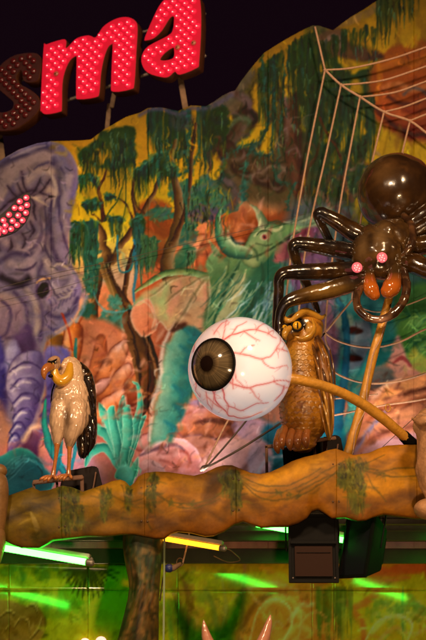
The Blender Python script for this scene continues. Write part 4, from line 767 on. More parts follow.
# ================================================================ COLUMN
def paint_column():
    c = Canvas(100, 500, 190, 860, 2, (92, 58, 26))
    r = random.Random(3)
    for k in range(90):
        x = r.uniform(112, 170); y = r.uniform(500, 840); L = r.uniform(20, 70)
        c.stroke([(x, y), (x+r.uniform(-4, 4), y+L*.5), (x+r.uniform(-6, 6), y+L)], [1, r.uniform(2, 7), 1], r.choice([(120, 72, 30), (60, 44, 26), (70, 64, 36), (140, 88, 40), (48, 52, 34), (104, 56, 26)]), soft=3, a=.6)
    for P_ in [[(133, 560), (142, 580), (148, 610), (150, 640)], [(140, 545), (136, 570), (128, 600), (120, 640)], [(150, 545), (146, 570), (152, 600), (158, 640)], [(158, 545), (152, 580), (144, 600), (140, 640)]]: c.stroke(P_, [2, 4, 3], (40, 34, 22), soft=2, a=.7)
    for P_ in [[(126, 640), (134, 615), (137, 590)], [(150, 640), (147, 615), (150, 590)], [(132, 700), (136, 660)]]: c.stroke(P_, [4, 8, 2], (168, 104, 50), soft=4, a=.7)
    c.drips(124, 162, 540, 60, [(52, 62, 34), (60, 70, 44), (44, 50, 30)], 40, (1.5, 4), .6, 5)
    for y in (560, 600, 640, 690): c.dabs(142, y, 20, 24, [(40, 40, 22), (110, 70, 30), (64, 66, 34), (140, 92, 44), (30, 28, 18)], 90, (2, 5), .5, y)
    c.warp(3, 12, 4); c.mottle(.3); return c
cc = paint_column()
CL = ([530, 545, 560, 580, 590, 600, 612, 625, 640, 700, 900], [123, 122.5, 124.5, 128.5, 129, 127.5, 124.5, 121, 117.5, 114, 110]); CR_ = ([530, 545, 560, 580, 600, 640, 700, 900], [163.5, 163.5, 162.5, 160.5, 159.3, 158.5, 160, 164])
col = empty('tree_trunk_column', P(142, 900, -1.0), 'brown column painted like a mossy tree trunk under the ledge', 'column')
def half_column():
    rows = np.linspace(533, 1000, 150); cols_ = np.linspace(0, 1, 41); V = []; C = []
    for y in rows:
        l = P(float(np.interp(y, *CL)), y, -1.0); r_ = P(float(np.interp(y, *CR_)), y, -1.0); w = (r_.x-l.x)/2; cx = (r_.x+l.x)/2
        for u in cols_:
            a = math.pi*(1-u); rr = 1+.05*math.sin(5*a+y*.03)+.02*math.sin(17*a-y*.06)*math.sin(y*.04)
            V.append((cx+w*math.cos(a)*min(rr, 1.0), -1.0-.13*math.sin(a)*rr, max(l.z, 0)))
            C.append((142+21*math.cos(a), y))
    C = np.array(C); A = albedo(cc.sample(C[:, 0], C[:, 1]), EL*.8)
    nr, nc = len(rows), len(cols_); V = np.array(V); Bk = V.copy(); Bk[:, 1] = -.98
    edge = [i*nc for i in range(nr)], [i*nc+nc-1 for i in range(nr)]
    n0 = len(V); VB = np.concatenate([Bk[edge[0]], Bk[edge[1]]]); f = [sheet(nr, nc)]
    i = np.arange(nr-1); e0 = np.array(edge[0]); e1 = np.array(edge[1])
    f.append(np.stack([e0[:-1], e0[1:], n0+i+1, n0+i], 1)); f.append(np.stack([e1[1:], e1[:-1], n0+nr+i, n0+nr+i+1], 1)); f.append(np.stack([n0+i, n0+i+1, n0+nr+i+1, n0+nr+i], 1))
    return np.concatenate([V, VB]), np.concatenate(f).astype(np.int32), np.concatenate([A, A[edge[0]], A[edge[1]]])
V, F, A = half_column(); mesh_obj('bark_shell', V, F, M_ledge, col, cols=A)
box('side_board', (P(164.2, 560, -.98).x, -.955, ZC/2), (.012, .05, ZC-.02), mat('green_lit_edge', (.25, .32, .18), .3), col)  # green tube light on the column edge is put into this colour

# ================================================================ LOWER BACK WALL (glossy painted panels)
def paint_wall():
    c = Canvas(-120, 540, 560, 1000, 2); c.grad([(540, (84, 74, 18)), (570, (106, 104, 18)), (600, (128, 128, 26)), (640, (120, 112, 22)), (1000, (90, 80, 30))])
    G = [(70, 92, 20), (96, 112, 22), (54, 80, 24), (150, 150, 40), (140, 128, 24)]
    c.dabs(50, 590, 60, 30, G, 220, (4, 12), .35, 61); c.dabs(200, 600, 50, 40, [(90, 84, 24), (110, 96, 30), (64, 80, 24), (120, 84, 30)], 160, (4, 12), .35, 62)
    c.dabs(30, 570, 50, 8, [(48, 74, 24), (60, 92, 30)], 60, (3, 8), .5, 64); c.dabs(70, 600, 12, 16, [(60, 110, 20), (80, 120, 24)], 50, (3, 9), .4, 65)
    c.dabs(60, 560, 50, 5, [(44, 60, 26)], 40, (3, 7), .5, 66)
    r = random.Random(2)
    for k in range(15):
        a = math.pi*(.06+.88*k/14); L = r.uniform(24, 34); x, y = 88, 566
        c.stroke([(x, y), (x+L*.55*math.cos(a), y+L*.5*math.sin(a)), (x+L*math.cos(a)*.95, y+L*math.sin(a)*1.1)], [1.2, 3.6, .8], (30, 38, 18), soft=1.4, a=.9)
    c.blob([(-10, 604), (10, 600), (26, 606), (34, 602), (40, 608), (46, 622), (40, 640), (20, 648), (-10, 648)], [(124, 96, 44), (90, 62, 26), (120, 84, 36)], 2, (.5, 1))
    for P_ in [[(0, 618), (8, 612), (16, 616)], [(14, 628), (20, 620), (28, 622), (30, 634)], [(26, 608), (34, 606), (38, 614)], [(4, 632), (10, 626)], [(30, 640), (38, 630), (42, 618)]]: c.stroke(P_, [1, 3, 1], (60, 40, 20), soft=1.5, a=.8); c.stroke([(a, b-2) for a, b in P_], [.5, 2, .5], (170, 130, 66), soft=1.4, a=.7)
    c.blob([(230, 640), (250, 600), (270, 580), (300, 575), (330, 590), (340, 640), (330, 700), (240, 700)], [(120, 88, 28), (134, 98, 30), (110, 60, 28)], 7, (.5, 1))
    for P_, w, C in [([(240, 640), (250, 612), (266, 596), (284, 592)], 5, (84, 60, 24)), ([(262, 610), (274, 598), (292, 600), (300, 616)], 6, (170, 128, 50)), ([(262, 568), (280, 574), (292, 586)], 5, (150, 110, 24)), ([(300, 600), (312, 612), (316, 640)], 6, (150, 90, 34)), ([(290, 620), (300, 606), (312, 604)], 4, (196, 158, 90)), ([(284, 640), (296, 626), (310, 630)], 5, (172, 126, 50)), ([(338, 590), (350, 606), (362, 604), (376, 594)], 7, (140, 74, 30)), ([(330, 575), (350, 570), (380, 572), (426, 566)], 12, (120, 62, 26)),
                     ([(352, 610), (362, 622), (364, 645)], 6, (130, 66, 26)), ([(372, 632), (390, 616), (410, 612), (430, 620)], 4, (188, 150, 60)), ([(376, 644), (394, 628), (412, 634), (426, 628)], 4, (180, 120, 50)), ([(386, 604), (400, 612), (404, 630)], 5, (74, 110, 34)), ([(410, 596), (420, 610), (430, 612)], 6, (76, 104, 30)), ([(176, 600), (184, 620), (186, 650)], 8, (110, 74, 30)), ([(206, 590), (214, 610), (220, 650)], 5, (80, 90, 30)), ([(168, 600), (172, 640)], 5, (70, 96, 30)), ([(245, 560), (243, 600), (240, 650)], 4, (96, 84, 34))]: c.stroke(P_, w, C, soft=3, a=.8)
    c.drips(316, 352, 590, 60, [(60, 84, 24), (84, 100, 30), (46, 66, 22)], 50, (2, 5), .7, 67); c.drips(400, 404, 590, 60, [(50, 90, 40)], 3, (1, 2), .9, 68)
    c.dabs(396, 612, 30, 12, [(84, 116, 34), (60, 96, 30), (130, 130, 50)], 70, (3, 7), .5, 69); 
    for P_, w, C in [([(250, 640), (258, 612), (272, 600), (288, 606), (292, 624), (284, 640)], 3, (196, 160, 84)), ([(268, 640), (276, 622), (284, 628)], 3, (190, 120, 56)), ([(232, 600), (250, 588), (276, 584), (300, 592)], 4, (150, 122, 60)), ([(298, 640), (304, 620), (316, 612), (326, 618)], 3, (186, 130, 56)), ([(300, 566), (312, 580), (330, 584)], 5, (128, 66, 30)),
                     ([(366, 640), (378, 622), (398, 616), (412, 624), (408, 640)], 2.5, (206, 176, 96)), ([(384, 640), (394, 630), (404, 636)], 2.5, (90, 130, 40)), ([(392, 610), (410, 604), (430, 610)], 6, (84, 124, 40)), ([(372, 600), (390, 604), (396, 616)], 4, (100, 130, 44)), ([(340, 575), (372, 582), (410, 578)], 8, (140, 70, 34)), ([(180, 575), (190, 600), (186, 640)], 8, (96, 70, 30)), ([(222, 580), (226, 610), (218, 640)], 6, (110, 110, 40)), ([(150, 600), (170, 596), (176, 620)], 5, (120, 130, 34))]: c.stroke(P_, [1, w, 1], tuple(v*.8 for v in C), soft=3, a=.7); c.stroke([(a, b-1) for a, b in P_], [.8, w*.5, .8], C, soft=1.4, a=.7)
    X, Yg = np.meshgrid(np.arange(c.W)/c.S+c.x0, np.arange(c.H)/c.S+c.y0); w = np.clip((X-170)/80, 0, 1)[..., None]; c.A = c.A*(1-w)+(c.A*np.array([1.06, .93, 1.1]))*w
    r = random.Random(44)
    for k in range(900):
        x = r.uniform(-80, 500); y = r.uniform(545, 680); g = r.uniform(0, 6.28); o = r.uniform(4, 10); col = np.clip(c.sample(np.array([x+o*math.cos(g)]), np.array([y+o*math.sin(g)]))[0]*r.gauss(1, .22), 6, 240); L = r.uniform(3, 9); h = r.uniform(0, 3.14)
        c.stroke([(x-L*math.cos(h), y-L*math.sin(h)), (x+r.uniform(-2, 2), y+r.uniform(-2, 2)), (x+L*math.cos(h), y+L*math.sin(h))], [.8, r.uniform(1.5, 5), .8], col, soft=1.6, a=.5, n=3)
    c.mottle(.22, seed=77); return c
wc = paint_wall()
wall = empty('glossy_painted_wall', (0, .45, 0), 'glossy yellow green jungle wall in the recess below the ledge', 'wall')
WA, WB = .42, .13
EW = np.array([.25, .25, .15])
for a, b in zip([-90, 9, 88, 178, 312, 334, 440], [9, 88, 178, 312, 334, 440, 520]):
    for y0, y1 in ((548, 589.8), (590.2, 900)):
        panel('painted_panel', a+.12, b-.12, lambda x: y0+0*x, lambda x: y1+0*x, 0, lambda X, Y: albedo(wc.sample(X, Y), EW), M_gloss, wall, 1.3, 2.2, .03, None, (WA, WB))
# ================================================================ FLUORESCENT TUBES
M_green = mat('green_tube_glow', (.3, .9, .4), .3, emit=(.04, 1, .04), es=20)
M_yel = mat('yellow_tube_glow', (.9, .7, .2), .3, emit=(1, .32, .008), es=3.2)
M_batten = mat('white_metal_batten', (.55, .5, .42), .35, metal=.2, noise=.2)
M_cap_m = mat('tube_end_cap', (.25, .22, .18), .4, metal=.5)
def tube_lamp(x0, y0, x1, y1, Ya, Yb, r, glow, label, grp='fluorescent tubes under the ledge'):
    A, B = P(x0, y0, Ya), P(x1, y1, Yb); t = empty('fluorescent_tube', (A+B)/2, label, 'tube light', grp); d = (B-A).normalized()
    tube('glass_tube', [A, B], r, glow, t, seg=14); up = Vector((0, 0, 1)); n = d.cross(up).normalized()
    rot = Matrix((d, n, d.cross(n)*-1)).transposed(); V, F = box_geo((A+B)/2+Vector((0, .02, r+.022)), ((B-A).length+.04, .05, .028), rot); mesh_obj('batten', V, F, M_batten, t, smooth=False)
    for e, s in ((A, -1), (B, 1)): tube('end_cap', [e+d*s*.002, e+d*s*.03], r*1.12, M_cap_m, t, seg=12); V, F = box_geo(e+d*s*.03+Vector((0, .01, r*.8)), (.016, .03, r*1.8), rot); mesh_obj('holder', V, F, M_cap_m, t, smooth=False)
tube_lamp(-60, 537, 87, 562, -.86, -1.06, .022, M_green, 'bright green fluorescent tube under the left end of the ledge')
tube_lamp(150, 536, 220, 548, -.92, -1.04, .017, M_yel, 'yellow fluorescent tube just right of the trunk column')
tube_lamp(256, 524, 346, 540.5, -.76, -.90, .02, M_green, 'green fluorescent tube partly hidden behind the hanging floodlights')
tube_lamp(436, 530, 520, 546, -.76, -.92, .02, M_green, 'green fluorescent tube beyond the right edge of the frame')
# ================================================================ SIGN
M_face = mat('sign_face_glow', (.25, .006, .012), .5, emit=(1, .010, .04), es=.46, spec=.1)  # emission stands in for bulb light falling on the red face
M_faceoff = mat('sign_face_dark', (.05, .008, .008), .5, noise=.3)
M_rim = mat('sign_rim_brown', (.085, .025, .010), .6, noise=.3, spec=.2)
M_gal = mat('galvanised_steel', (.32, .25, .22), .5, metal=.5, noise=.3)
M_wood = mat('weathered_wood', (.20, .12, .07), .75, noise=.4, nscale=20)
SN = Vector((-.33, -.94, 0)).normalized(); SU = Vector((-SN.y, SN.x, 0)); SO = P(100, 70, .1); UP = Vector((0, 0, 1))
sign = empty('letter_sign', P(110, 118, .2), 'red light bulb letter sign reading s m a above the backdrop, s unlit', 'sign')
def S2(px, py):
    p = PP(px, py, SO, SN)-SO; return (p.dot(SU), p.z)
m_ = [(41, 106), (41.5, 111), (46, 114.5), (60, 112), (62, 108), (62.5, 85), (65, 72), (70, 61), (76, 56.5), (77, 60), (76.5, 94), (79, 99.5), (96, 97.5), (99.5, 93), (101, 75), (104, 59), (108, 48), (112, 44.5), (113, 47), (111.5, 84), (113.5, 92), (131, 89.5), (134.5, 84), (136.5, 52), (137.7, 30), (136, 22), (129, 18), (120, 18.3), (111, 22), (103, 28), (96, 38), (89, 36), (77, 39), (66.5, 49), (66.5, 42), (63, 40), (47, 45), (44, 49)]
a_ = [(145, 39), (147, 40.6), (154, 38.5), (162, 31), (170, 18.5), (174, 17), (174.3, 22), (173, 31), (168, 36.5), (149, 46.5), (142.5, 55.5), (142.3, 64.5), (148, 73), (162, 77.5), (169, 77), (175, 72), (180, 75), (196.5, 68.5), (199.3, 62), (201.3, 26), (200.4, 2), (197, -4), (186, -8), (172, -4), (165, 0), (159, 7.5), (152, 22)]
ah = [(160.5, 59), (165.5, 53), (173, 48), (174.5, 50), (174, 58), (168, 60.7), (162, 61)]
s_ = [(41, 61), (38, 55), (33, 53.5), (24, 54), (15, 56), (5, 62), (-3, 71), (-6, 82), (0, 90), (8, 97), (14, 103), (12, 110), (2, 113), (-10, 110), (-20, 106), (-26, 114), (-22, 124), (-8, 130), (6, 131), (18, 128), (33, 117), (40, 106), (37, 96), (28, 89), (19, 84), (16, 77), (19, 72), (22, 71), (23, 78), (26, 82), (33, 82.5), (39, 78)]
def inpoly(x, y, P_):
    c = False
    for (ax, ay), (bx, by) in zip(P_, P_[1:]+P_[:1]):
        if (ay > y) != (by > y) and x < (bx-ax)*(y-ay)/(by-ay)+ax: c = not c
    return c
def dist(x, y, P_):
    m = 1e9
    for (ax, ay), (bx, by) in zip(P_, P_[1:]+P_[:1]):
        ex, ey = bx-ax, by-ay; t = max(0, min(1, ((x-ax)*ex+(y-ay)*ey)/(ex*ex+ey*ey+1e-9))); m = min(m, math.hypot(x-ax-t*ex, y-ay-t*ey))
    return m
M_cap2 = mat('sign_cap_lit', (.30, .008, .016), .3, emit=(1, .012, .048), es=.78, spec=.25)
lit_b = bulb_mesh(k0*3.3, M_cap2, mat('sign_bulb_glint', (.9, .5, .5), .2, emit=(1, .5, .48), es=2.2), .2); off_b = bulb_mesh(k0*3.4, M_capoff, M_capoff, .2); dead_b = bulb_mesh(k0*2.9, mat('dead_lamp_cap', (.45, .12, .08), .3), M_rim, .3)
rotm = Vector((0, -1, 0)).rotation_difference(SN).to_euler()
r = random.Random(4)
for nm, P_, hole, lit in (('letter_s', s_, None, 0), ('letter_m', m_, None, 1), ('letter_a', a_, ah, 1)):
    loops = [[S2(*p) for p in cr(P_, True, 3)]] + ([[S2(*p) for p in cr(hole, True, 3)][::-1]] if hole else [])
    L_ = cutout(nm, loops, .10, SO, SU, UP, -SN, M_rim, sign, .003)
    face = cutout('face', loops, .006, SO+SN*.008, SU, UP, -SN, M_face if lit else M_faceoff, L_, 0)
    for v in face.data.vertices: pass
    tag(L_, {'letter_s': 'unlit dark red letter s', 'letter_m': 'lit red letter m', 'letter_a': 'lit red letter a'}[nm])
    xs = [p[0] for p in P_]; ys = [p[1] for p in P_]; row = 0; y = min(ys)-10
    while y < max(ys)+30:
        x = min(xs)-4+(row % 2)*4.0
        while x < max(xs)+4:
            yy = y+(min(xs)-x)*.28+14
            if inpoly(x, yy, P_) and dist(x, yy, P_) > 2.9 and not (hole and (inpoly(x, yy, hole) or dist(x, yy, hole) < 2.4)):
                b = bpy.data.objects.new('bulb', lit_b if lit else off_b)
                if lit and r.random() < .018 or (not lit and r.random() < .03): b.data = dead_b
                COL.objects.link(b); b.parent = L_; u, v = S2(x, yy); b.location = SO+SU*u+UP*v+SN*.016-origin(L_); b.rotation_euler = rotm
            x += 8.0
        y += 5.2; row += 1
def SB(px, py, d=.2): return PP(px, py, SO-SN*d, SN)
tube('rail', [SB(-20, 132), SB(60, 103), SB(120, 83), SB(205, 56)], .014, M_gal, sign, seg=10)
tube('rail', [SB(-20, 92), SB(60, 68), SB(120, 40), SB(205, 14)], .012, M_gal, sign, seg=10)
def slat(name, a, b, w, m, parent, d=.03):
    a, b = Vector(a), Vector(b); z = (b-a).normalized(); y = Vector((0, 1, 0)); x = y.cross(z).normalized(); rot = Matrix((x, z.cross(x), z)).transposed()
    V, F = box_geo((a+b)/2, (w, d, (b-a).length), rot); return mesh_obj(name, V, F, m, parent, smooth=False)
slat('post', SB(116, 85, .23), SB(111.5, 108, .23), .035, M_wood, sign); slat('post', SB(109.5, 104, .27), SB(106, 140, .27), .035, M_wood, sign)
slat('post', SB(179, 70, .22), SB(187, 118, .22), .045, M_wood, sign); slat('post', SB(-2, 120, .22), SB(4, 172, .22), .045, M_wood, sign)

# ================================================================ HANGING FLOODLIGHTS
M_blk = mat('black_enamel', (.0045, .004, .004), .6, noise=.3, spec=.12)
M_glass = mat('brown_lamp_glass', (.032, .014, .009), .25, spec=.3)
M_glassb = mat('dusty_lamp_glass', (.008, .009, .012), .3, spec=.3)
def floodlight(c, size, yaw, pitch, label, group, glass, roll=0, tall=True):
    """box head with a bezel, glass pane, lamp rod, cooling fins, U bracket"""
    w, d, h = size; t = empty('floodlight', c, label, 'floodlight', group)
    M3 = Matrix.Rotation(yaw, 3, 'Z') @ Matrix.Rotation(pitch, 3, 'X') @ Matrix.Rotation(roll, 3, 'Y'); c = Vector(c)
    def W_(x, y, z): return c+M3@Vector((x, y, z))
    bm = bmesh.new(); bmesh.ops.create_cube(bm, size=1)
    for v in bm.verts:
        s = .62 if v.co.y > 0 else 1; v.co = Vector((v.co.x*w*(.8 if v.co.y > 0 else 1), v.co.y*d, v.co.z*h*s))
    bmesh.ops.bevel(bm, geom=list(bm.edges), offset=.008, segments=2, affect='EDGES'); bm.verts.index_update()
    mesh_obj('housing', [W_(*v.co) for v in bm.verts], [tuple(v.index for v in f.verts) for f in bm.faces], M_blk, t, smooth=False); bm.free()
    bz = []
    for x, z, sx, sz in ((0, h/2-.008, w+.012, .02), (0, -h/2+.008, w+.012, .02), (w/2-.004, 0, .02, h-.02), (-w/2+.004, 0, .02, h-.02)): bz.append(box_geo(W_(x, -d/2-.008, z), (sx, .022, sz), M3, .003))
    mesh_obj('bezel', *join(*bz), M_blk, t, smooth=False)
    V, F = box_geo(W_(0, -d/2-.002, -h*.0), (w-.03, .008, h-.03), M3, 0); mesh_obj('glass', V, F, glass, t, smooth=False)
    tube('bracket', [W_(-w/2-.014, 0, 0), W_(-w/2-.016, 0, h*.42), W_(-w*.42, 0, h*.62), W_(w*.42, 0, h*.62), W_(w/2+.016, 0, h*.42), W_(w/2+.014, 0, 0)], .006, M_blk, t, n=4, seg=8)
    for k in range(5): V, F = box_geo(W_((k-2)*w*.15, d*.52, 0), (.004, .04, h*.4), M3, 0); mesh_obj('fin', V, F, M_blk, t, smooth=False)
    return t, W_
kk = KM(-1.05)
t, W_ = floodlight(P(312.5, 551, -1.0), (46*kk, .16, 66*kk), 0, R(-4), 'black floodlight box hanging straight under the ledge, brown glass showing', 'floodlights hanging under the ledge', M_blk)
V, F = box_geo(W_(0, -.105, -13*kk), (36*kk, .008, 29*kk), Matrix.Rotation(R(-4), 3, 'X'), .002); mesh_obj('lens_pane', V, F, M_glass, t, smooth=False)
V, F = box_geo(W_(0, -.112, 5*kk), (44*kk, .02, 3*kk), Matrix.Rotation(R(-4), 3, 'X'), .002); mesh_obj('cross_bar', V, F, M_blk, t, smooth=False)
for i_ in range(1): tube('louvre', [W_(-16*kk, -.113, -5*kk), W_(16*kk, -.113, -5*kk)], .0022, M_blk, t, seg=6)
for sx_ in (-1, 1):
    for sz_ in (-1, 1): V, F = ball_geo(W_(sx_*20*kk, -.103, sz_*29*kk), .006, 8, 5); mesh_obj('screw', V, F, M_gal, t)
tube('hanger', [W_(0, 0, 32*kk), W_(0, 0, 52*kk)], .012, M_blk, t)
t, W_ = floodlight(P(366, 548, -1.0), (38*kk, .15, 64*kk), R(-52), R(-10), 'black floodlight box turned sideways, right of the straight one', 'floodlights hanging under the ledge', M_glassb, R(4))
tube('hanger', [W_(0, 0, 32*kk), W_(0, 0, 50*kk)], .012, M_blk, t)
tube('cable', [W_(-.02, .02, 30*kk), W_(-.12, .03, 40*kk), W_(-.2, .05, 36*kk), W_(-.26, .05, 44*kk)], .005, M_blk, t)

# ================================================================ FLOODLIGHTS AT THE STATUES' FEET
M_brk = mat('rusty_bracket', (.16, .07, .035), .5, metal=.3, noise=.4)
M_blk2 = mat('dark_brown_housing', (.012, .006, .005), .55, noise=.4, spec=.15)
def foot_flood(poly, Yf, Yb, label, bars):
    """tilted black lamp body seen from behind: poly = outline of its back in the photograph's left to right order"""
    n = len(poly); f = [P(x, y, Yf) for x, y in poly]; c = sum(f, Vector())/n; t = empty('floodlight', c, label, 'floodlight', 'floodlights at the feet of the statues')
    b = [c+(p-c)*.86+Vector((0, Yb-Yf, .03)) for p in f]; V = f+b; F = [tuple(range(n-1, -1, -1)), tuple(range(n, 2*n))]+[(i, (i+1) % n, n+(i+1) % n, n+i) for i in range(n)]
    bm = bmesh.new(); vs = [bm.verts.new(v) for v in V]
    for q_ in F: bm.faces.new([vs[i] for i in q_])
    bmesh.ops.recalc_face_normals(bm, faces=bm.faces); bmesh.ops.bevel(bm, geom=list(bm.edges), offset=.007, segments=2, affect='EDGES'); bm.verts.index_update()
    mesh_obj('housing', [v.co.copy() for v in bm.verts], [tuple(v.index for v in q_.verts) for q_ in bm.faces], M_blk2, t, smooth=False); bm.free()
    for nm, x0, y0, x1, y1, w, Y, m in bars: slat(nm, P(x0, y0, Y), P(x1, y1, Y), w, m, t, .025)
    return t
foot_flood([(60, 484), (66, 471), (93, 465.5), (98, 467), (106, 500), (62, 500)], -.72, -.5, 'dark floodlight box behind the vulture statue feet', [('perch_bar', 33, 482.5, 83, 477, .03, -.82, M_brk), ('bracket_arm', 33.5, 482, 35, 500, .018, -.8, M_brk), ('bracket_arm', 82, 476, 82.5, 500, .024, -.8, M_brk), ('bracket_arm', 57, 482, 57.5, 500, .016, -.79, M_brk), ('rib', 96, 472, 92, 496, .01, -.735, M_brk)])
foot_flood([(282, 448), (300, 442), (336, 434.5), (341, 437), (347, 470), (284, 472)], -.66, -.44, 'dark floodlight box behind the owl statue feet', [('perch_bar', 265, 447, 336, 438, .024, -.80, M_brk), ('bracket_arm', 266.5, 446, 267, 480, .02, -.8, M_brk), ('bracket_arm', 314.5, 440, 315, 480, .02, -.78, M_brk), ('bracket_arm', 325, 437, 325.5, 480, .03, -.78, M_brk), ('rib', 338, 444, 334, 466, .01, -.68, M_brk)])
# lamps washing the mural from below: two at the floods, two unseen without a box
for i, (px, py) in enumerate([(82, 478), (318, 446), (200, 478), (405, 450)]):
    lamp('SPOT', 'mural_wash', P(px, py+6, -.36), P(px-10, 360, 0), 16, (1, .80, .62), .06, 120, 1)

# ================================================================ ROPES, CABLES, SMALL FITTINGS
M_rope = mat('tan_web_rope', (.56, .33, .22), .7, noise=.3, nscale=60, bump=.6, bscale=160)
M_dark = mat('dark_cable', (.06, .04, .03), .5)
web = empty('spider_web', P(445, 155, -.3), 'tan rope spider web strung in front of the backdrop behind the spider', 'spider web')
def rope(pts, r=.0075, sag=0, Y=-.16, m=M_rope, nm='rope', parent=web):
    Q = [P(x, y, Y) for x, y in pts]; tube(nm, Q, r, m, parent, seg=7, n=4, cap=False)
SPK = [(325, 70), (341, 85), (360, 97), (384, 112), (410, 121), (428, 134), (450, 146)]
rope([(315, 27), (325, 70)], .008); rope(SPK, .0095)
arcs_r = [[(325, 70), (345, 69), (368, 65), (398, 57), (430, 46), (500, 24)], [(341, 85), (362, 83.5), (385, 80), (410, 72), (430, 65), (500, 40)], [(360, 97), (380, 95), (400, 91), (430, 80), (500, 54)], [(384, 112), (404, 107), (430, 97), (500, 70)], [(410, 121), (430, 113), (500, 88)]]
arcs_d = [[(325, 70), (318, 105), (306, 165), (293, 240), (287, 290), (280, 345), (262, 395)], [(341, 85), (327, 150), (307, 240), (300, 300), (297, 330), (292, 380)], [(360, 97), (350, 150), (340, 205), (331, 270), (325, 333), (330, 350)], [(384, 112), (375, 150), (366, 190), (358, 240), (352, 300)], [(410, 121), (403, 150), (394, 190)]]
for a in arcs_r+arcs_d: rope(a)
rope([(352, 300), (362, 308), (380, 312), (404, 306), (430, 296)], .005); rope([(300, 392), (318, 398), (345, 398), (378, 394)], .005); rope([(428, 134), (436, 128), (460, 116)], .006)
rope([(325, 333), (338, 341), (358, 346.5), (378, 347), (402, 341), (430, 327), (500, 300)]); rope([(325, 361), (336, 373), (355, 381), (375, 383.5), (400, 381), (430, 372), (500, 350)])
rope([(300, 420), (335, 415), (360, 410), (385, 405), (430, 398), (500, 380)]); rope([(325, 333), (352, 300), (372, 277), (420, 210)], .008)
rope([(325, 333), (296, 364), (262, 402), (232, 438), (204, 470)], .007, Y=-.34, m=M_dark); rope([(280, 345), (250, 385), (226, 424), (203, 471)], .007, Y=-.32); rope([(345, 388), (310, 407), (278, 425), (240, 449), (204, 469)], .008, Y=-.36, m=M_dark)
kn = tube_geo([P(201, 470, -.34), P(204, 468, -.34), P(207, 466, -.34)], [.012, .022, .012], seg=8); mesh_obj('knot', kn[0], kn[1], M_dark, web)
for x, y in SPK[:5]+[(325, 333)]:
    V, F = ball_geo(P(x, y, -.165), .014, 8, 6); mesh_obj('knot', V, F, M_rope, web)
wr = tag(tube('cable', [P(-40, 302, -.06), P(0, 288, -.06), P(40, 277, -.06), P(70, 270, -.06), P(120, 260, -.06), P(160, 250, -.06), P(213, 238, -.06), P(262, 226, -.06), P(305, 214, -.06)], .0022, M_dark, seg=6), 'thin dark cable strung across the purple head and the dragon', 'cable')
wr = tag(tube('cable', [P(-40, 312, -.08), P(0, 301, -.08), P(60, 288, -.08), P(120, 268, -.08), P(150, 254, -.08)], .0018, M_dark, seg=6), 'second thin cable drooping lower over the purple head only', 'cable')
wr = tag(tube('cable', [P(352, 476, -.9), P(390, 440, -.9), P(440, 394, -.9)], .0022, M_dark, seg=6), 'thin straight cable rising to the right edge behind the eyeball stalk', 'cable')
# blue plug on a cord below the ledge
hook = empty('hanging_plug', P(178, 560, -.95), 'blue plug dangling on a cord beside the yellow tube', 'plug')
tube('cord', [P(190, 528, -.98), P(187, 545, -.97), P(183, 562, -.95)], .006, M_rope, hook, seg=8); V, F = ball_geo(P(169, 568, -.95), (.032, .03, .03), 16, 10); mesh_obj('blue_cap', V, F, mat('blue_rubber', (.02, .03, .16), .4), hook)
tube('socket', [P(173, 568, -.95), P(180, 564, -.95)], [.022, .014], M_wood, hook); tube('ring', [P(180+3.4*math.cos(a), 562+4*math.sin(a), -.95) for a in np.linspace(0, 6.28, 13)], .004, M_wood, hook, n=2, seg=6)
tube('lead', [P(166, 571, -.95), P(163, 579, -.94), P(160, 600, -.9)], .005, M_wood, hook)
tag(tube('cable', [P(222, 549, -.9), P(228, 549, -.9), P(234, 553, -.9), P(240, 560, -.88), P(228, 562, -.86), P(214, 556, -.86)], .004, M_wood, seg=6), 'loose brown wire looping off the yellow tube end', 'cable')
# round lamp low on the wall
lp = empty('wall_lamp', P(93, 650, .3), 'glowing pinkish white lamp low on the green wall at the bottom edge', 'lamp')
V, F = ball_geo(P(85, 642, .26), (.035, .035, .03), 20, 12); M_lamp = mat('lamp_globe', (.9, .7, .6), .3, emit=(1, .52, .44), es=1.5); mesh_obj('globe', V, F, M_lamp, lp)
V, F = ball_geo(P(101, 641, .26), (.04, .035, .035), 20, 12); mesh_obj('globe', V, F, M_lamp, lp); slat('lamp_base', P(76, 646, .34), P(110, 645, .34), .05, M_blk, lp)
# ================================================================ FIGURES
def pxE(px, py, cx, cy, rx, ry): return np.exp(-(((px-cx)/rx)**2+((py-cy)/ry)**2))
def cmix(A, B, t): t = np.clip(t, 0, 1)[:, None]; return A*(1-t)+np.array(B, float)*t
def Lp(px, py, Y): return P(px, py, Y)
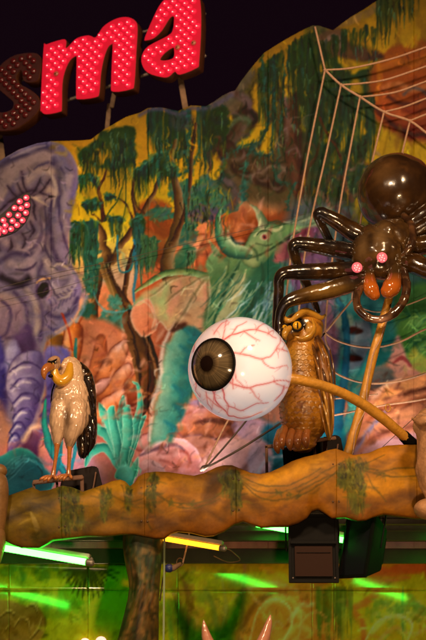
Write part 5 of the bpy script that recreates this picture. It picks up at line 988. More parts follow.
# ---------------------------------------------------------------- giant eyeball on its stalk
YE = -1.65; ke = KM(YE); eo = P(240, 369, YE); RE = 51.6*ke
def paint_eye():
    c = Canvas(180, 308, 302, 432, 5, (248, 230, 220)); X, Y_ = np.meshgrid(np.arange(c.W)/5+180, np.arange(c.H)/5+308)
    n = noise2(X, Y_, 16, 4)[..., None]; c.A += n*np.array([10, 16, 20]); r = random.Random(8)
    c.stroke([(196, 340), (205, 330), (222, 324)], 12, (236, 180, 160), soft=12, a=.5); c.stroke([(196, 392), (214, 406), (236, 414)], 12, (240, 190, 172), soft=12, a=.5); c.blob([(188, 345), (214, 334), (238, 346), (242, 372), (226, 392), (204, 396), (188, 380)], [(236, 196, 176)], 12, a=.55)
    VR = [(208, 78, 76), (216, 96, 90), (222, 124, 114)]
    veins = [[(222, 341), (232, 334), (244, 331), (256, 330), (268, 334), (276, 338)], [(230, 353), (240, 354), (250, 356), (262, 359), (270, 356), (276, 350), (282, 349)], [(282, 349), (288, 352)], [(276, 350), (279, 344), (281, 338)], [(228, 362), (234, 370), (236, 380), (244, 386), (252, 389)], [(228, 380), (238, 386), (250, 388), (262, 384), (274, 381), (284, 386), (291, 388)], [(274, 381), (282, 380), (290, 382)], [(250, 388), (256, 396), (262, 402)], [(212, 389), (216, 400), (222, 408), (228, 415), (238, 418), (250, 416), (262, 411)], [(216, 389), (214, 398), (212, 408)], [(222, 388), (224, 398), (228, 406), (227, 414)], [(222, 408), (214, 404), (206, 396)], [(228, 406), (240, 410), (256, 404), (268, 402)],
              [(206, 392), (208, 404), (212, 410)], [(204, 330), (208, 324), (215, 320)], [(214, 334), (220, 326), (226, 322)], [(222, 340), (224, 332), (226, 320)], [(232, 334), (236, 326), (246, 322)], [(256, 330), (264, 324)], [(196, 382), (196, 390), (200, 396)], [(193, 352), (194, 342), (200, 334)], [(234, 370), (232, 378), (234, 388)], [(244, 331), (252, 336), (260, 340)], [(262, 359), (268, 366), (276, 368), (286, 366)], [(268, 334), (274, 330)], [(240, 354), (246, 348), (254, 346)], [(284, 386), (282, 394), (274, 400)]]
    for i, v in enumerate(veins):
        w0 = 1.5 if i in (0, 1, 5, 8, 10) else .85
        v = [v[0]]+[(a+r.uniform(-.8, .8), b+r.uniform(-.8, .8)) for a, b in v[1:]]
        v2 = []
        for (a, b), (a2, b2) in zip(v[:-1], v[1:]): v2 += [(a, b), ((a+a2)/2+r.uniform(-1, 1), (b+b2)/2+r.uniform(-1, 1))]
        v2.append(v[-1]); c.stroke(v2, [w0+2.5, w0+1], (238, 176, 160), soft=2.5, a=.5, n=2); c.stroke(v2, [w0, w0*.7, .4], VR[i % 2], soft=.7, a=.9, n=2)
        for _ in range(2):
            x, y = r.choice(v2); g = r.uniform(0, 6.28); L = r.uniform(3, 9); c.stroke([(x, y), (x+L*.5*math.cos(g)+1, y+L*.5*math.sin(g)), (x+L*math.cos(g), y+L*math.sin(g)+1)], [.9, .3], VR[2], soft=.7, a=.7)
    return c
ec = paint_eye()
eye_t = empty('giant_eyeball', P(413, 444, -1.12), 'giant glowing bloodshot eyeball with brown iris on an orange stalk', 'eyeball')
nu, nv = 260, 150; U, Vv = np.meshgrid(np.linspace(0, 2*math.pi, nu), np.linspace(0, math.pi, nv))
N = np.stack([np.sin(Vv)*np.cos(U), np.sin(Vv)*np.sin(U), np.cos(Vv)], -1); Vx = np.array(eo)+RE*N
fwd = np.array([0, CP, SP]); Nf = N-2*np.maximum(N@fwd, 0)[..., None]*fwd; qx, qy = px_of((np.array(eo)+RE*Nf).reshape(-1, 3))
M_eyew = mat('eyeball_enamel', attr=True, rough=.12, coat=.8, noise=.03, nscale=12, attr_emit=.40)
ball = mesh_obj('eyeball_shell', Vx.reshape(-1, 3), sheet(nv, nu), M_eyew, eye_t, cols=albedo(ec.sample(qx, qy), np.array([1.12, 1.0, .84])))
d_i = (P(211.5, 362.5, YE)-eo); dx_, dz_ = (210.6-240)/51.6, -(362.8-369)/51.6; nrm = (Vector((1, 0, 0))*dx_+Vector((0, -SP, CP))*dz_-Vector((0, CP, SP))*math.sqrt(1-dx_**2-dz_**2)).normalized()
t1 = nrm.cross(Vector((0, 0, 1))).normalized(); t2 = t1.cross(nrm).normalized()
def cap_mesh(r0, r1, h0, nr_, na, colf, name, m, rise):
    V, C = [], []
    for i in range(nr_):
        f = i/(nr_-1); rr = r0+(r1-r0)*f
        for k in range(na):
            a = 2*math.pi*k/na; base = math.sqrt(max(RE*RE-rr*rr, 0)); hh = base+rise(rr)
            V.append(tuple(eo+nrm*hh+(t1*math.cos(a)+t2*math.sin(a))*rr)); C.append(colf(rr, a))
    F = [(i*na+k, i*na+(k+1) % na, (i+1)*na+(k+1) % na, (i+1)*na+k) for i in range(nr_-1) for k in range(na)]
    return mesh_obj(name, V, F, m, eye_t, cols=np.array(C))
RI = 24.6*ke; rr_ = np.random.RandomState(5); fib = rr_.rand(240); fib2 = rr_.rand(240)
def iris_col(r, a):
    f = r/RI; k = int(a/(2*math.pi)*240) % 240; v = fib[k]*.6+fib2[(k*3) % 240]*.4; s = .5+.5*math.sin(k*2.1)
    c = np.array([.15, .11, .06])*(.35+1.1*v*s+.35*v)
    if f < .5: c = c*.7+np.array([.13, .08, .035])*(.4+v)*.6
    e = max(0, (f-.80)/.20); return tuple(c*(1-e)**1.3*max(.25, min(1, (f-.28)*5))+np.array([.012, .008, .006]))
M_iris = mat('iris_lacquer', attr=True, rough=.12, coat=1)
rise = lambda r: .010+.030*max(0, 1-(r/RI)**2)
cap_mesh(.001, RI, 0, 40, 240, iris_col, 'iris', M_iris, rise)
cap_mesh(.0005, 7.4*ke, 0, 8, 48, lambda r, a: (.012, .006, .004), 'pupil', mat('pupil_black', attr=True, rough=.1, coat=1), lambda r: rise(r)+.006)
tube('limbus_ring', [eo+nrm*(math.sqrt(RE*RE-RI*RI)+.007)+(t1*math.cos(a)+t2*math.sin(a))*RI for a in np.linspace(0, 2*math.pi, 40)], .0095, M_blk, eye_t, seg=8, n=2, cap=False)
M_stalk = mat('orange_pole_paint', (.62, .29, .035), .42, noise=.28, nscale=18, bump=.35, bscale=50, coat=.25)
st = [P(283, 378, -1.62), P(300, 380, -1.6), P(330, 388, -1.52), P(356, 400, -1.42), P(380, 416, -1.32), P(398, 431, -1.22), P(412, 443, -1.12)]
tube('stalk', st, [5.2*ke, 5.2*ke, 5.0*ke, 5.2*ke, 5.4*ke, 5.2*ke, 5*ke], M_stalk, eye_t, seg=18)
tube('socket', [P(404, 436, -1.17), P(414, 446, -1.10)], [6.2*ke, 7*ke], M_blk, eye_t, seg=14); tube('eyelet', [P(388+2.5*math.cos(a), 408+3.5*math.sin(a), -1.26) for a in np.linspace(0, 6.28, 11)], .005, M_stalk, eye_t, n=2, seg=6)

# ---------------------------------------------------------------- slanting wooden pole
pole = empty('wooden_pole', P(345, 460, -.95), 'orange painted wooden pole leaning up from the ledge to the spider', 'pole')
tube('shaft', [P(343, 470, -.95), P(352, 440, -.95), P(361, 408, -.95), P(368, 378, -.95), P(374, 352, -.95), P(381, 328, -.95), P(389, 298, -.92)], [.034, .034, .033, .032, .033, .031, .029], M_stalk, pole, seg=14)
tube('lead', [P(349, 466, -.99), P(353, 452, -.99), P(356, 430, -.99), P(366, 408, -.99), P(367, 388, -.99), P(371, 365, -.99), P(374, 352, -.99), P(380, 340, -.99), P(386, 322, -.98), P(391, 308, -.97)], .0045, M_rope, pole, seg=6)

# ---------------------------------------------------------------- spider
M_sp = mat('glossy_brown_spider', attr=True, rough=.2, coat=.9, bump=.14, bscale=18, noise=.35, nscale=9)
spider = empty('giant_spider', P(388, 262, -.8), 'giant glossy brown spider with pink lamp eyes and orange fangs on the web', 'spider')
ka = KM(-.62)
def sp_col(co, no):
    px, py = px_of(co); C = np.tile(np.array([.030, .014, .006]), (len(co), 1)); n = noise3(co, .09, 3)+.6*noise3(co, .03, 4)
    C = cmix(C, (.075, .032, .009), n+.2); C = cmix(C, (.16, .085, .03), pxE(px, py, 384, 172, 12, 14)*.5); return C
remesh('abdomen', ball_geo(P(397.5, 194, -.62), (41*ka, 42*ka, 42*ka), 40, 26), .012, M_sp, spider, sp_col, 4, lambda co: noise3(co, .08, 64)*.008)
def head_col(co, no):
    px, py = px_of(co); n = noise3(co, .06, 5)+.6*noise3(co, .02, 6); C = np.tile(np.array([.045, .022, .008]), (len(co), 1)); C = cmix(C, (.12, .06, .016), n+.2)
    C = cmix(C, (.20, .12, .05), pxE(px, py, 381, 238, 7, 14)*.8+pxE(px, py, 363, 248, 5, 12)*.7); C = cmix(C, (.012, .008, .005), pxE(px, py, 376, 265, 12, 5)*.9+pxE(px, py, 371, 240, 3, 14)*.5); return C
kh = KM(-.9)
def B(px, py, Y, rx, ry, rz): return ball_geo(P(px, py, Y), (rx*kh, ry*kh, rz*kh), 24, 16)
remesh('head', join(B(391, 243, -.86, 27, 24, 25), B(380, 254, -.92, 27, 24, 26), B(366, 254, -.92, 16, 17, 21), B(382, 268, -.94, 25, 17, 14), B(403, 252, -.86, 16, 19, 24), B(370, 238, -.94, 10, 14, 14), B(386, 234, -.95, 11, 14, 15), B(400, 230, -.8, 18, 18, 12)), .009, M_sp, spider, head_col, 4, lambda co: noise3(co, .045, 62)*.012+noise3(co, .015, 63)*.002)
M_led = mat('pink_led_eye', (.8, .1, .12), .3, emit=(1, .16, .18), es=.8)
for x, y in ((357, 267.5), (382, 257.5)):
    V, F = ball_geo(P(x, y, -1.10), (5.3*kh, 4*kh, 5.3*kh), 18, 10); e = mesh_obj('eye', V, F, M_led, spider)
    n_ = [ball_geo(P(x+a, y+b, -1.10-.027), .0045, 6, 4) for a, b in [(0, 0), (2.4, 1), (-2.4, .6), (1, -2.4), (-1, 2.5), (-2, -2), (2, 3)]]; mesh_obj('lens', *join(*n_), M_nub, e)
M_fang = mat('orange_fang', attr=True, rough=.15, coat=1)
def fang_col(co, no):
    px, py = px_of(co); C = np.tile(np.array([.50, .125, .014]), (len(co), 1)); C = cmix(C, (.055, .03, .01), np.clip((284-py)/12, 0, 1)); return C
remesh('fang', tube_geo([P(369, 274, -1.0), P(370, 284, -1.05), P(371.5, 290, -1.06), P(374.5, 295, -1.06)], [5.5*kh, 7*kh, 8*kh, 6*kh], seg=18), .006, M_fang, spider, fang_col, 3)
remesh('fang', tube_geo([P(395, 268, -1.0), P(394, 279, -1.06), P(391.5, 287, -1.08), P(388, 291.5, -1.08)], [6.5*kh, 7.5*kh, 9.6*kh, 8*kh], seg=18), .006, M_fang, spider, fang_col, 3)
def leg_col(co, no):
    px, py = px_of(co); n = noise3(co, .08, 8)+.5*noise3(co, .02, 9); C = np.tile(np.array([.028, .012, .004]), (len(co), 1)); C = cmix(C, (.10, .045, .008), n+.3)
    for kx, ky in KNEES: C = cmix(C, (.014, .010, .009), pxE(px, py, kx, ky, 12, 10)*1.2)
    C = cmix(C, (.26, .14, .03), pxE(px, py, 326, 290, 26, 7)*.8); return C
KNEES = [(321, 213), (297, 246), (281, 280), (282, 300), (331, 240), (300, 272), (279, 312), (352, 262), (354, 284), (352, 240)]
def leg(pts, rad, nm='leg'):
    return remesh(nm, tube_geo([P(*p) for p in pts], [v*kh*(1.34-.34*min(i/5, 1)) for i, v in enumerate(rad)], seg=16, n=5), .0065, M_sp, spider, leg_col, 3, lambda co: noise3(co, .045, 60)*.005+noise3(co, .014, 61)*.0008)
leg([(372, 240, -.84), (352, 231, -.86), (336, 221, -.9), (321, 213, -.92), (318, 217, -.9), (324, 230, -.82), (332, 245, -.74), (344, 268, -.62), (352, 290, -.5)], [8, 7.8, 6.8, 5.6, 5, 4.6, 4.6, 4, 3])
leg([(368, 255, -.86), (346, 251, -.9), (322, 247, -.95), (300, 243.5, -.98), (293, 247, -.98), (296, 260, -.92), (302, 275, -.85), (310, 292, -.76), (318, 312, -.66)], [7.5, 7.4, 7, 6, 5.4, 5, 5, 4.4, 3])
leg([(366, 272, -.92), (344, 271, -.98), (318, 272, -1.02), (290, 272.5, -1.06), (280, 277, -1.06), (279, 290, -1.02), (278, 302, -.98), (277, 330, -.9), (275, 365, -.8)], [7, 7.6, 7.4, 6.6, 5.6, 5.4, 5.2, 5, 4])
leg([(370, 280, -.98), (350, 284, -1.04), (326, 291, -1.08), (304, 296, -1.1), (289, 301, -1.1), (282, 309, -1.08), (279.5, 322, -1.04), (280, 350, -.98), (284, 390, -.9)], [5.5, 7, 7.8, 7, 6.2, 5.6, 5.2, 5, 4])
leg([(400, 262, -.92), (412, 263, -1.0), (424, 268, -1.04), (442, 275, -1.08), (462, 288, -1.08), (468, 320, -1.0), (470, 370, -.9)], [6, 8.5, 8.5, 8, 7, 6, 4])
leg([(404, 250, -.88), (420, 246, -.96), (440, 242, -1.0), (466, 244, -1.0), (484, 270, -.95), (490, 330, -.85)], [7, 8, 8, 7, 6, 4])
leg([(404, 240, -.84), (416, 232, -.88), (436, 222, -.92), (470, 214, -.95), (490, 240, -.85), (500, 290, -.75)], [7, 7, 8, 7, 6, 4])
leg([(404, 230, -.8), (424, 214, -.84), (450, 200, -.86), (484, 190, -.86), (500, 220, -.8)], [6, 7, 7.5, 7, 5])
M_palp = mat('palp_lacquer', attr=True, rough=.18, coat=1)
def palp_col(co, no):
    px, py = px_of(co); n = noise3(co, .03, 12); C = np.tile(np.array([.035, .016, .008]), (len(co), 1)); C = cmix(C, (.13, .06, .025), (n+.2)*1.6); C = cmix(C, (.55, .28, .18), pxE(px, py, 381, 321, 9, 4)*.9); return C
def knob(pts, r):
    D = resample([P(*p) for p in pts], [v*kh for v in r], 6); m = len(D); rr = D[:, 3]*1.12*(1+.12*np.maximum(0, np.cos(np.arange(m)*2*math.pi/9))**3)
    return tube_geo([Vector(d[:3]) for d in D], list(rr), seg=14, n=1)
remesh('palp', knob([(366, 278, -.98), (360, 288, -1.04), (356.5, 298, -1.08), (358, 308, -1.1), (364, 315, -1.1), (372, 319, -1.1), (381, 319.5, -1.1)], [3, 3.6, 3.6, 3.6, 3.6, 3.6, 3.2]), .0045, M_palp, spider, palp_col, 2)
remesh('palp', knob([(402, 268, -.98), (405, 278, -1.02), (406.5, 289, -1.06), (404, 300, -1.08), (398, 309, -1.1), (390, 316, -1.1), (381, 319.5, -1.1)], [4.4, 4.2, 4.2, 4.0, 4.0, 3.8, 3.2]), .0045, M_palp, spider, palp_col, 2)
remesh('palp', knob([(404, 216, -.9), (411, 224, -.95), (413, 236, -1.0), (410, 248, -1.02), (402, 256, -1.0)], [3, 3.4, 3.8, 4, 3]), .0045, M_palp, spider, palp_col, 2)

# ---------------------------------------------------------------- owl
M_owl = mat('owl_varnish', attr=True, rough=.32, coat=.5, noise=.25, nscale=14, bump=.3, bscale=60)
M_owl2 = mat('owl_feather_varnish', attr=True, rough=.3, coat=.5, noise=.2, nscale=14, bump=.15, bscale=40)
owl = empty('owl_statue', P(304, 446, -.9), 'varnished orange brown owl statue with angry yellow eye, behind the eyeball', 'statue')
YO = -.88; ko = KM(YO)
def OB(px, py, dY, rx, ry, rz): return ball_geo(P(px, py, YO+dY), (rx*ko, ry*ko, rz*ko), 24, 16)
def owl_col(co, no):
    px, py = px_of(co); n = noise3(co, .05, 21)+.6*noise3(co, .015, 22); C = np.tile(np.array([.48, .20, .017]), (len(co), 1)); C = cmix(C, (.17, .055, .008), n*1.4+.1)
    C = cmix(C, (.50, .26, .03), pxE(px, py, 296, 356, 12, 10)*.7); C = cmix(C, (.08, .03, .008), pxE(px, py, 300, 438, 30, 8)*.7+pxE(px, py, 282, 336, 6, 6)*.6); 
    row = np.floor(py/5.2); u = (px+(row % 2)*3)/6; fx = (u-np.floor(u))-.5; fy = py/5.2-row; g = np.exp(-((fy-.15-1.6*fx*fx)/.14)**2)*np.clip((py-344)/10, 0, 1); C = cmix(C, (.05, .02, .006), g*.5); return C  # crevice shade painted into the colour along the scale grooves
body_pts = [(303, 330), (302, 345), (301.5, 360), (302.5, 378), (304, 396), (305, 412), (304.5, 426), (303, 438)]; body_r = [17, 20, 22.5, 25, 28, 29.5, 26, 17]
bd = tube_geo([P(x, y, YO) for x, y in body_pts], [v*ko for v in body_r], seg=32, flat=.85)
# shingled feather tips on the breast: raised scales in offset rows
def scales(co):
    px, py = px_of(co); fr = np.clip(-(co[:, 1]-YO)/(20*ko), 0, 1); row = np.floor(py/5.2); u = (px+(row % 2)*3)/6; fx = (u-np.floor(u))-.5; fy = py/5.2-row
    s = np.where(fy > .15+1.6*fx*fx, 1-(fy-.15), .0); return (s*.0065)*np.clip((py-340)/12, 0, 1)*np.clip((px-270)/6, 0, 1)*(px < 322)
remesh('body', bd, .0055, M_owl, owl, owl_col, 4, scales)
def ohead_col(co, no):
    px, py = px_of(co); C = owl_col(co, no); disc = ((px-303)/11)**2+((py-330)/10)**2
    C = cmix(C, (.52, .27, .035), 1.4*np.clip(1.15-disc, 0, 1)); ring = np.exp(-((disc-1.15)/.16)**2); C = cmix(C, (.025, .012, .006), ring*.8*(px > 290))
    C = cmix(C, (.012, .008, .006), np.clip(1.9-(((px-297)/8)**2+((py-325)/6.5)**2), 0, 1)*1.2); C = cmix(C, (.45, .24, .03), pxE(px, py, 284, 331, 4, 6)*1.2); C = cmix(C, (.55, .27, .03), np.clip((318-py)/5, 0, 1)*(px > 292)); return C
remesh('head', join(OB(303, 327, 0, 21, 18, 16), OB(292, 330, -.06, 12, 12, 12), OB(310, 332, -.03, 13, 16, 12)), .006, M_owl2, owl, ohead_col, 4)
M_brow = mat('owl_brow_varnish', (.55, .27, .03), .22, coat=.9, noise=.3, nscale=18)
tube('brow', [P(281, 312, YO-.13), P(286, 319.5, YO-.17), P(292, 320, YO-.18), P(298, 315, YO-.175), P(305, 311, YO-.14), P(313, 314, YO-.1), P(320, 318, YO-.06), P(325, 315, YO-.02)], [v*ko for v in (1.2, 2.4, 2.6, 3.2, 3.6, 3.6, 3.2, 1.2)], M_brow, owl, seg=12)
tube('cheek_disc', [P(312, 319, YO-.11), P(314, 328, YO-.125), P(310, 336, YO-.14), P(302, 339, YO-.155), P(296, 337, YO-.16)], [v*ko for v in (1.5, 3.6, 4.2, 3.2, 1.2)], M_brow, owl, seg=14, flat=.7)
M_yeye = mat('owl_eye_yellow', (.80, .42, .02), .12, coat=1)
for x, y, r_, Y in ((297, 325.5, 4.8, YO-.168), (284.5, 327.5, 3.0, YO-.158)):
    V, F = ball_geo(P(x, y, Y), (r_*ko, 4*ko, r_*ko*.95), 20, 12); e = mesh_obj('eye', V, F, M_yeye, owl); V, F = ball_geo(P(x+.6, y, Y-3.7*ko), (r_*.16*ko, 1.0*ko, r_*.75*ko), 12, 8); mesh_obj('pupil', V, F, M_blk, e)
    tube('eye_rim', [P(x+math.cos(a)*r_*1.15, y+math.sin(a)*r_*1.08, Y-.012) for a in np.linspace(0, 6.28, 15)], 1.1*ko, M_blk, owl, n=2, seg=8)
remesh('beak', tube_geo([P(290, 328, YO-.17), P(286, 331, YO-.20), P(284.5, 336, YO-.21), P(286, 340, YO-.19)], [v*ko for v in (3, 3.6, 2.8, .6)], seg=12), .0035, M_brow, owl, None, 2)
# wing: shoulder plate with long overlapping flight feathers
def wing_col(co, no):
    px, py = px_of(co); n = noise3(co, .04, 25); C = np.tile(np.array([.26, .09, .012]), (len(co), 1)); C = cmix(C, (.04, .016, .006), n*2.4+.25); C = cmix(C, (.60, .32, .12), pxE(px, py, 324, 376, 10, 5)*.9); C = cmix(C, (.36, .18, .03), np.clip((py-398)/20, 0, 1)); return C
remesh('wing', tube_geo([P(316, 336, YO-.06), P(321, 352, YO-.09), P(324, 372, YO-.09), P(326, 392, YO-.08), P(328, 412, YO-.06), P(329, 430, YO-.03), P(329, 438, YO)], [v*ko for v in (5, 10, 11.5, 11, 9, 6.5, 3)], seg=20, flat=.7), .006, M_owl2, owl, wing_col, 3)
fm = [mat('owl_feather_dark', (.10, .038, .008), .2, coat=.9, noise=.3), mat('owl_feather_brown', (.30, .12, .015), .2, coat=.9, noise=.3), mat('owl_feather_gold', (.45, .22, .03), .2, coat=.9, noise=.3)]
for i, (a, b, c_, r_, k) in enumerate([((313, 345), (318, 362), (320, 382), 2.6, 0), ((318, 343), (323, 358), (325, 376), 2.6, 1), ((323, 346), (328, 360), (330, 376), 2.4, 1), ((314, 356), (319, 372), (322, 394), 2.6, 1), ((320, 362), (325, 378), (327, 396), 2.6, 0), ((326, 362), (331, 378), (332, 396), 2.3, 1), ((315, 374), (320, 394), (325, 416), 2.6, 0), ((321, 384), (326, 402), (329, 424), 2.8, 2), ((327, 384), (332, 402), (333, 424), 2.6, 2), ((317, 392), (321, 412), (326, 434), 2.6, 1), ((322, 400), (327, 418), (330, 437), 2.6, 2), ((330, 350), (334, 372), (335, 400), 2.0, 0)]):
    tube('feather', [P(a[0], a[1], YO-.14), P(b[0], b[1], YO-.165), P(c_[0], c_[1], YO-.13)], [1.2*ko, r_*ko, .9*ko], fm[k], owl, seg=10, flat=.6)
for i, (x, y) in enumerate([(282, 437), (290, 438), (298, 437.5), (306, 436), (277.5, 441)]):
    tube('toe', [P(x+3, y-9, YO-.06), P(x, y, YO-.17), P(x-.5, y+6, YO-.19), P(x+.5, y+11, YO-.16)], [4*ko, 4*ko, 3.8*ko, 1.8*ko], mat('owl_toe', (.36, .12, .03), .25, coat=.8, noise=.3) if i == 0 else bpy.data.materials['owl_toe'], owl, seg=12)

# ---------------------------------------------------------------- vulture
vul = empty('vulture_statue', P(62, 482, -.82), 'cream and black vulture statue with orange beak on its perch, left of centre', 'statue')
YV = -.84; kv = KM(YV)
M_vb = mat('vulture_body_enamel', attr=True, rough=.2, coat=.9, bump=.25, bscale=30, noise=.15, nscale=14)
M_vo = mat('vulture_orange_enamel', (.50, .17, .04), .22, coat=.9, noise=.25, nscale=30)
M_vy = mat('vulture_yellow_pouch', (.78, .40, .03), .2, coat=.9, noise=.15)
def VB(px, py, dY, rx, ry, rz): return ball_geo(P(px, py, YV+dY), (rx*kv, ry*kv, rz*kv), 24, 16)
def T_(pts, r, seg=16, flat=1): return tube_geo([P(x, y, YV+d) for x, y, d in pts], [v*kv for v in r], seg=seg, flat=flat)
def vb_col(co, no):
    px, py = px_of(co); n = noise3(co, .03, 31)+.6*noise3(co, .012, 32); C = np.tile(np.array([.76, .50, .32]), (len(co), 1)); C = cmix(C, (.40, .23, .14), n*.85)
    C = cmix(C, (.80, .60, .42), pxE(px, py, 70, 376, 9, 12)*.7); C = cmix(C, (.10, .055, .03), pxE(px, py, 67, 418, 4, 12)*.9+pxE(px, py, 58, 398, 6, 3)*.4+pxE(px, py, 64, 440, 3, 8)*.5); C = cmix(C, (.16, .08, .05), np.clip((py-438)/10, 0, 1)*.7); return C
remesh('body', join(VB(71, 398, 0, 18.5, 17, 25), VB(70, 380, -.01, 14.5, 13, 18), VB(78, 412, 0, 13, 14, 20), T_([(60, 404, -.05), (59, 420, -.06), (58, 434, -.05), (57, 446, -.04)], [9, 9.5, 6.5, 3]), T_([(76, 406, -.06), (75, 422, -.08), (71, 436, -.07), (69.5, 447, -.05)], [11, 11, 7.5, 3.4])), .006, M_vb, vul, vb_col, 5, lambda co: noise3(co*np.array([1, 1, .3]), .008, 40)*.007)
remesh('ruff', join(VB(71, 374, -.03, 12, 10, 15), T_([(63, 366, -.08), (68, 361, -.06), (74, 362, -.02), (79, 368, .02)], [3, 4.2, 4.5, 4]), T_([(58, 392, -.05), (66, 392, -.09), (74, 388, -.08)], [4, 5, 4])), .0055, M_vb, vul, vb_col, 3, lambda co: noise3(co, .014, 44)*.006)
remesh('neck', T_([(70, 365, -.08), (68, 376, -.10), (61, 381, -.12), (55.5, 376, -.13), (54, 369, -.13)], [3.5, 5.6, 5.8, 4.6, 4], 16), .0045, M_vy, vul, None, 2)
def vh_col(co, no):
    px, py = px_of(co); C = np.tile(np.array([.56, .33, .20]), (len(co), 1)); C = cmix(C, (.30, .16, .09), noise3(co, .012, 35)*1.5); C = cmix(C, (.012, .008, .006), pxE(px, py, 53.5, 362.5, 4.5, 1.6)*1.3); return C
remesh('head', join(VB(53.5, 364, -.13, 7, 7, 7.5), VB(55, 360.5, -.12, 5.5, 6, 4.8), VB(51, 367, -.15, 5, 5, 5)), .004, M_vb, vul, vh_col, 3)
remesh('beak', T_([(51, 366, -.17), (47, 367.5, -.21), (44.2, 371.5, -.225), (44, 376.5, -.22), (45, 379.5, -.21)], [3.9, 4.3, 3.6, 2.2, .7], 14), .0035, M_vo, vul, None, 2)
V, F = ball_geo(P(50.6, 376, YV-.17), (2.6*kv, 2*kv, 1.7*kv), 12, 8); mesh_obj('lower_beak', V, F, M_blk2, vul)
V, F = ball_geo(P(52.2, 363.6, YV-.19), (1.7*kv, 1.2*kv, 1.4*kv), 12, 8); e = mesh_obj('eye', V, F, M_vy, vul); V, F = ball_geo(P(52, 363.6, YV-.203), (.7*kv, .5*kv, .8*kv), 8, 6); mesh_obj('pupil', V, F, M_blk, e)
tube('brow', [P(48.5, 361.5, YV-.19), P(52, 361.8, YV-.2), P(57, 359, YV-.18)], [.7*kv, 1.1*kv, .5*kv], M_blk, vul, seg=8)
M_vw = mat('vulture_black_feather', attr=True, rough=.16, coat=1, bump=.4, bscale=32, bkind='vor')
def vw_col(co, no):
    px, py = px_of(co); n = noise3(co, .02, 37); C = np.tile(np.array([.018, .010, .006]), (len(co), 1)); C = cmix(C, (.15, .07, .03), n*2-.1); return C
remesh('wing', T_([(79, 366, .03), (85, 376, .03), (89.5, 392, .03), (91, 410, .03), (90.5, 428, .03), (87, 442, .03), (84, 452, .03)], [5, 7.5, 6.5, 5.5, 7, 8.5, 5], 20, .8), .005, M_vw, vul, vw_col, 2)
remesh('tail', T_([(82, 416, .05), (82.5, 430, .05), (83, 443, .04), (83, 450, .04)], [7, 10.5, 11, 9.5], 20, .6), .005, M_vw, vul, vw_col, 2)
remesh('wing', T_([(57, 380, .04), (54.5, 392, .04), (54, 404, .05), (55.5, 414, .06)], [2, 3.5, 3.5, 2], 14), .005, M_vw, vul, vw_col, 2)
for a, b, c_ in [((83, 376), (88, 384), (90, 396)), ((86, 382), (91, 394), (93, 408)), ((88, 396), (92, 410), (94, 424)), ((88, 412), (92, 426), (92, 440)), ((82, 384), (86, 396), (88, 410)), ((84, 430), (86, 444), (84, 459)), ((78, 432), (79, 446), (81, 459)), ((89, 428), (91, 442), (88, 456))]:
    tube('feather', [P(a[0], a[1], YV-.035), P(b[0], b[1], YV-.04), P(c_[0], c_[1], YV-.03)], [.8*kv, 2.3*kv, .6*kv], M_blk2, vul, seg=10, flat=.6)
for P_ in ([(57.2, 444, -.05), (56, 456, -.05), (54.2, 468, -.05), (53, 476, -.05)], [(69.7, 444, -.06), (69.3, 456, -.06), (68.8, 468, -.06), (68.5, 475, -.06)]):
    L_ = remesh('leg', T_(P_, [2.8, 2.0, 2.0, 2.8], 12), .0035, M_vo, vul, None, 1)
    fx, fy, _ = P_[-1]
    for dx, dy, ln in ((-13, 4.5, 1), (-9, 5.5, 1), (-5, 6, .8), (3, 4, .5)):
        tube('toe', [P(fx, fy+.5, YV-.05), P(fx+dx*.5, fy+dy*.15, YV-.13), P(fx+dx*.9, fy+dy*.6, YV-.15), P(fx+dx*1.05, fy+dy, YV-.14)], [2*kv, 1.8*kv, 1.5*kv, .5*kv], M_vo, L_, seg=10)

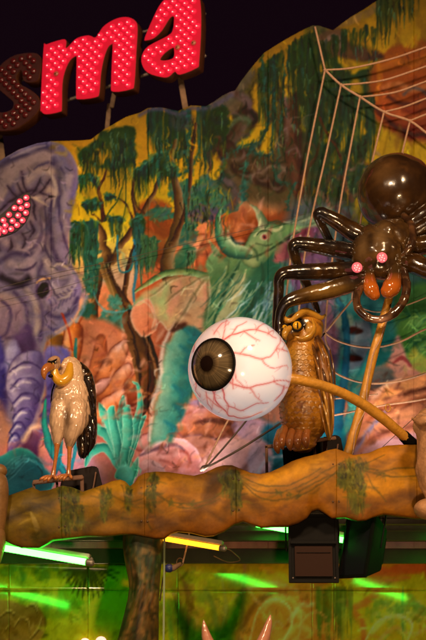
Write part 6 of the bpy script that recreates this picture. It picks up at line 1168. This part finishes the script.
# ---------------------------------------------------------------- carved posts at both edges, horns at the bottom
M_tan = mat('tan_bark_paint', (.46, .23, .10), .6, noise=.5, nscale=9, bump=.9, bscale=24, coat=.1)
M_tan2 = mat('brown_carved_paint', (.22, .11, .035), .45, noise=.35, nscale=10, bump=.3, coat=.2)
lpst = empty('carved_post', P(-4, 560, -1.31), 'brown carved post with a round knob cut off by the left edge', 'post')
remesh('knob', ball_geo(P(-2, 471, -1.31), (.062, .06, .05), 20, 14), .007, M_tan2, lpst, None, 3)
remesh('shaft', tube_geo([P(-6, 482, -1.31), P(-4.5, 492, -1.31), P(-4, 510, -1.31), P(-5, 530, -1.31)], [.09, .088, .075, .062], seg=20), .009, M_tan2, lpst, None, 3)
remesh('lower_block', tube_geo([P(-6, 534, -1.31), P(-6, 545, -1.31), P(-7, 560, -1.31)], [.075, .075, .055], seg=20), .009, M_tan2, lpst, None, 3)
rp_ = empty('tree_stump_figure', P(436, 520, -1.45), 'pale tan gnarled stump with a flared top cut off by the right edge', 'stump')
kr = KM(-1.45)
remesh('trunk', join(tube_geo([P(432, 424, -1.45), P(434, 440, -1.45), P(434, 465, -1.45), P(436, 485, -1.45), P(438, 497, -1.45)], [v*kr for v in (19, 17.5, 16.5, 16, 12)], seg=28), tube_geo([P(412, 418.5, -1.5), P(422, 421, -1.58), P(436, 419, -1.6), P(450, 416, -1.5)], [v*kr for v in (2, 3.4, 3.6, 3)], seg=12)), .009, M_tan, rp_, None, 4, lambda co: noise3(co*np.array([1, 1, .3]), .028, 50)*.035)
remesh('root', ball_geo(P(432, 509, -1.48), (18*kr, 14*kr, 11*kr), 24, 14), .009, M_tan, rp_, None, 3)
hf = empty('horned_figure', P(236, 720, -1.5), 'horned carved figure whose two pinkish horn tips rise at the bottom edge', 'figure')
M_horn = mat('pink_horn_enamel', (.55, .24, .15), .2, coat=.8, noise=.2, nscale=20)
def H(pts, r): remesh('horn', tube_geo([P(x, y, -1.5) for x, y in pts], [v*kr for v in r], seg=16), .006, M_horn, hf, None, 2)
H([(203.5, 619.5), (204.5, 627), (207, 638), (213, 654), (222, 668)], [.7, 2.8, 5, 7.5, 9.5]); H([(270.5, 614.5), (269, 622), (265.5, 634), (259, 651), (249, 668)], [.8, 3.2, 5.2, 7.5, 9.5])
remesh('head', join(ball_geo(P(236, 694, -1.48), (.22, .2, .24), 24, 16), ball_geo(P(236, 716, -1.62), (.11, .1, .11), 20, 12)), .012, M_tan2, hf, None, 4)
remesh('body', tube_geo([P(236, 725, -1.45), P(236, 780, -1.42), P(236, 900, -1.4), (P(236, 900, -1.4).x, -1.4, .05)], [.14, .3, .26, .2], seg=24, flat=.8), .02, M_tan2, hf, None, 4)
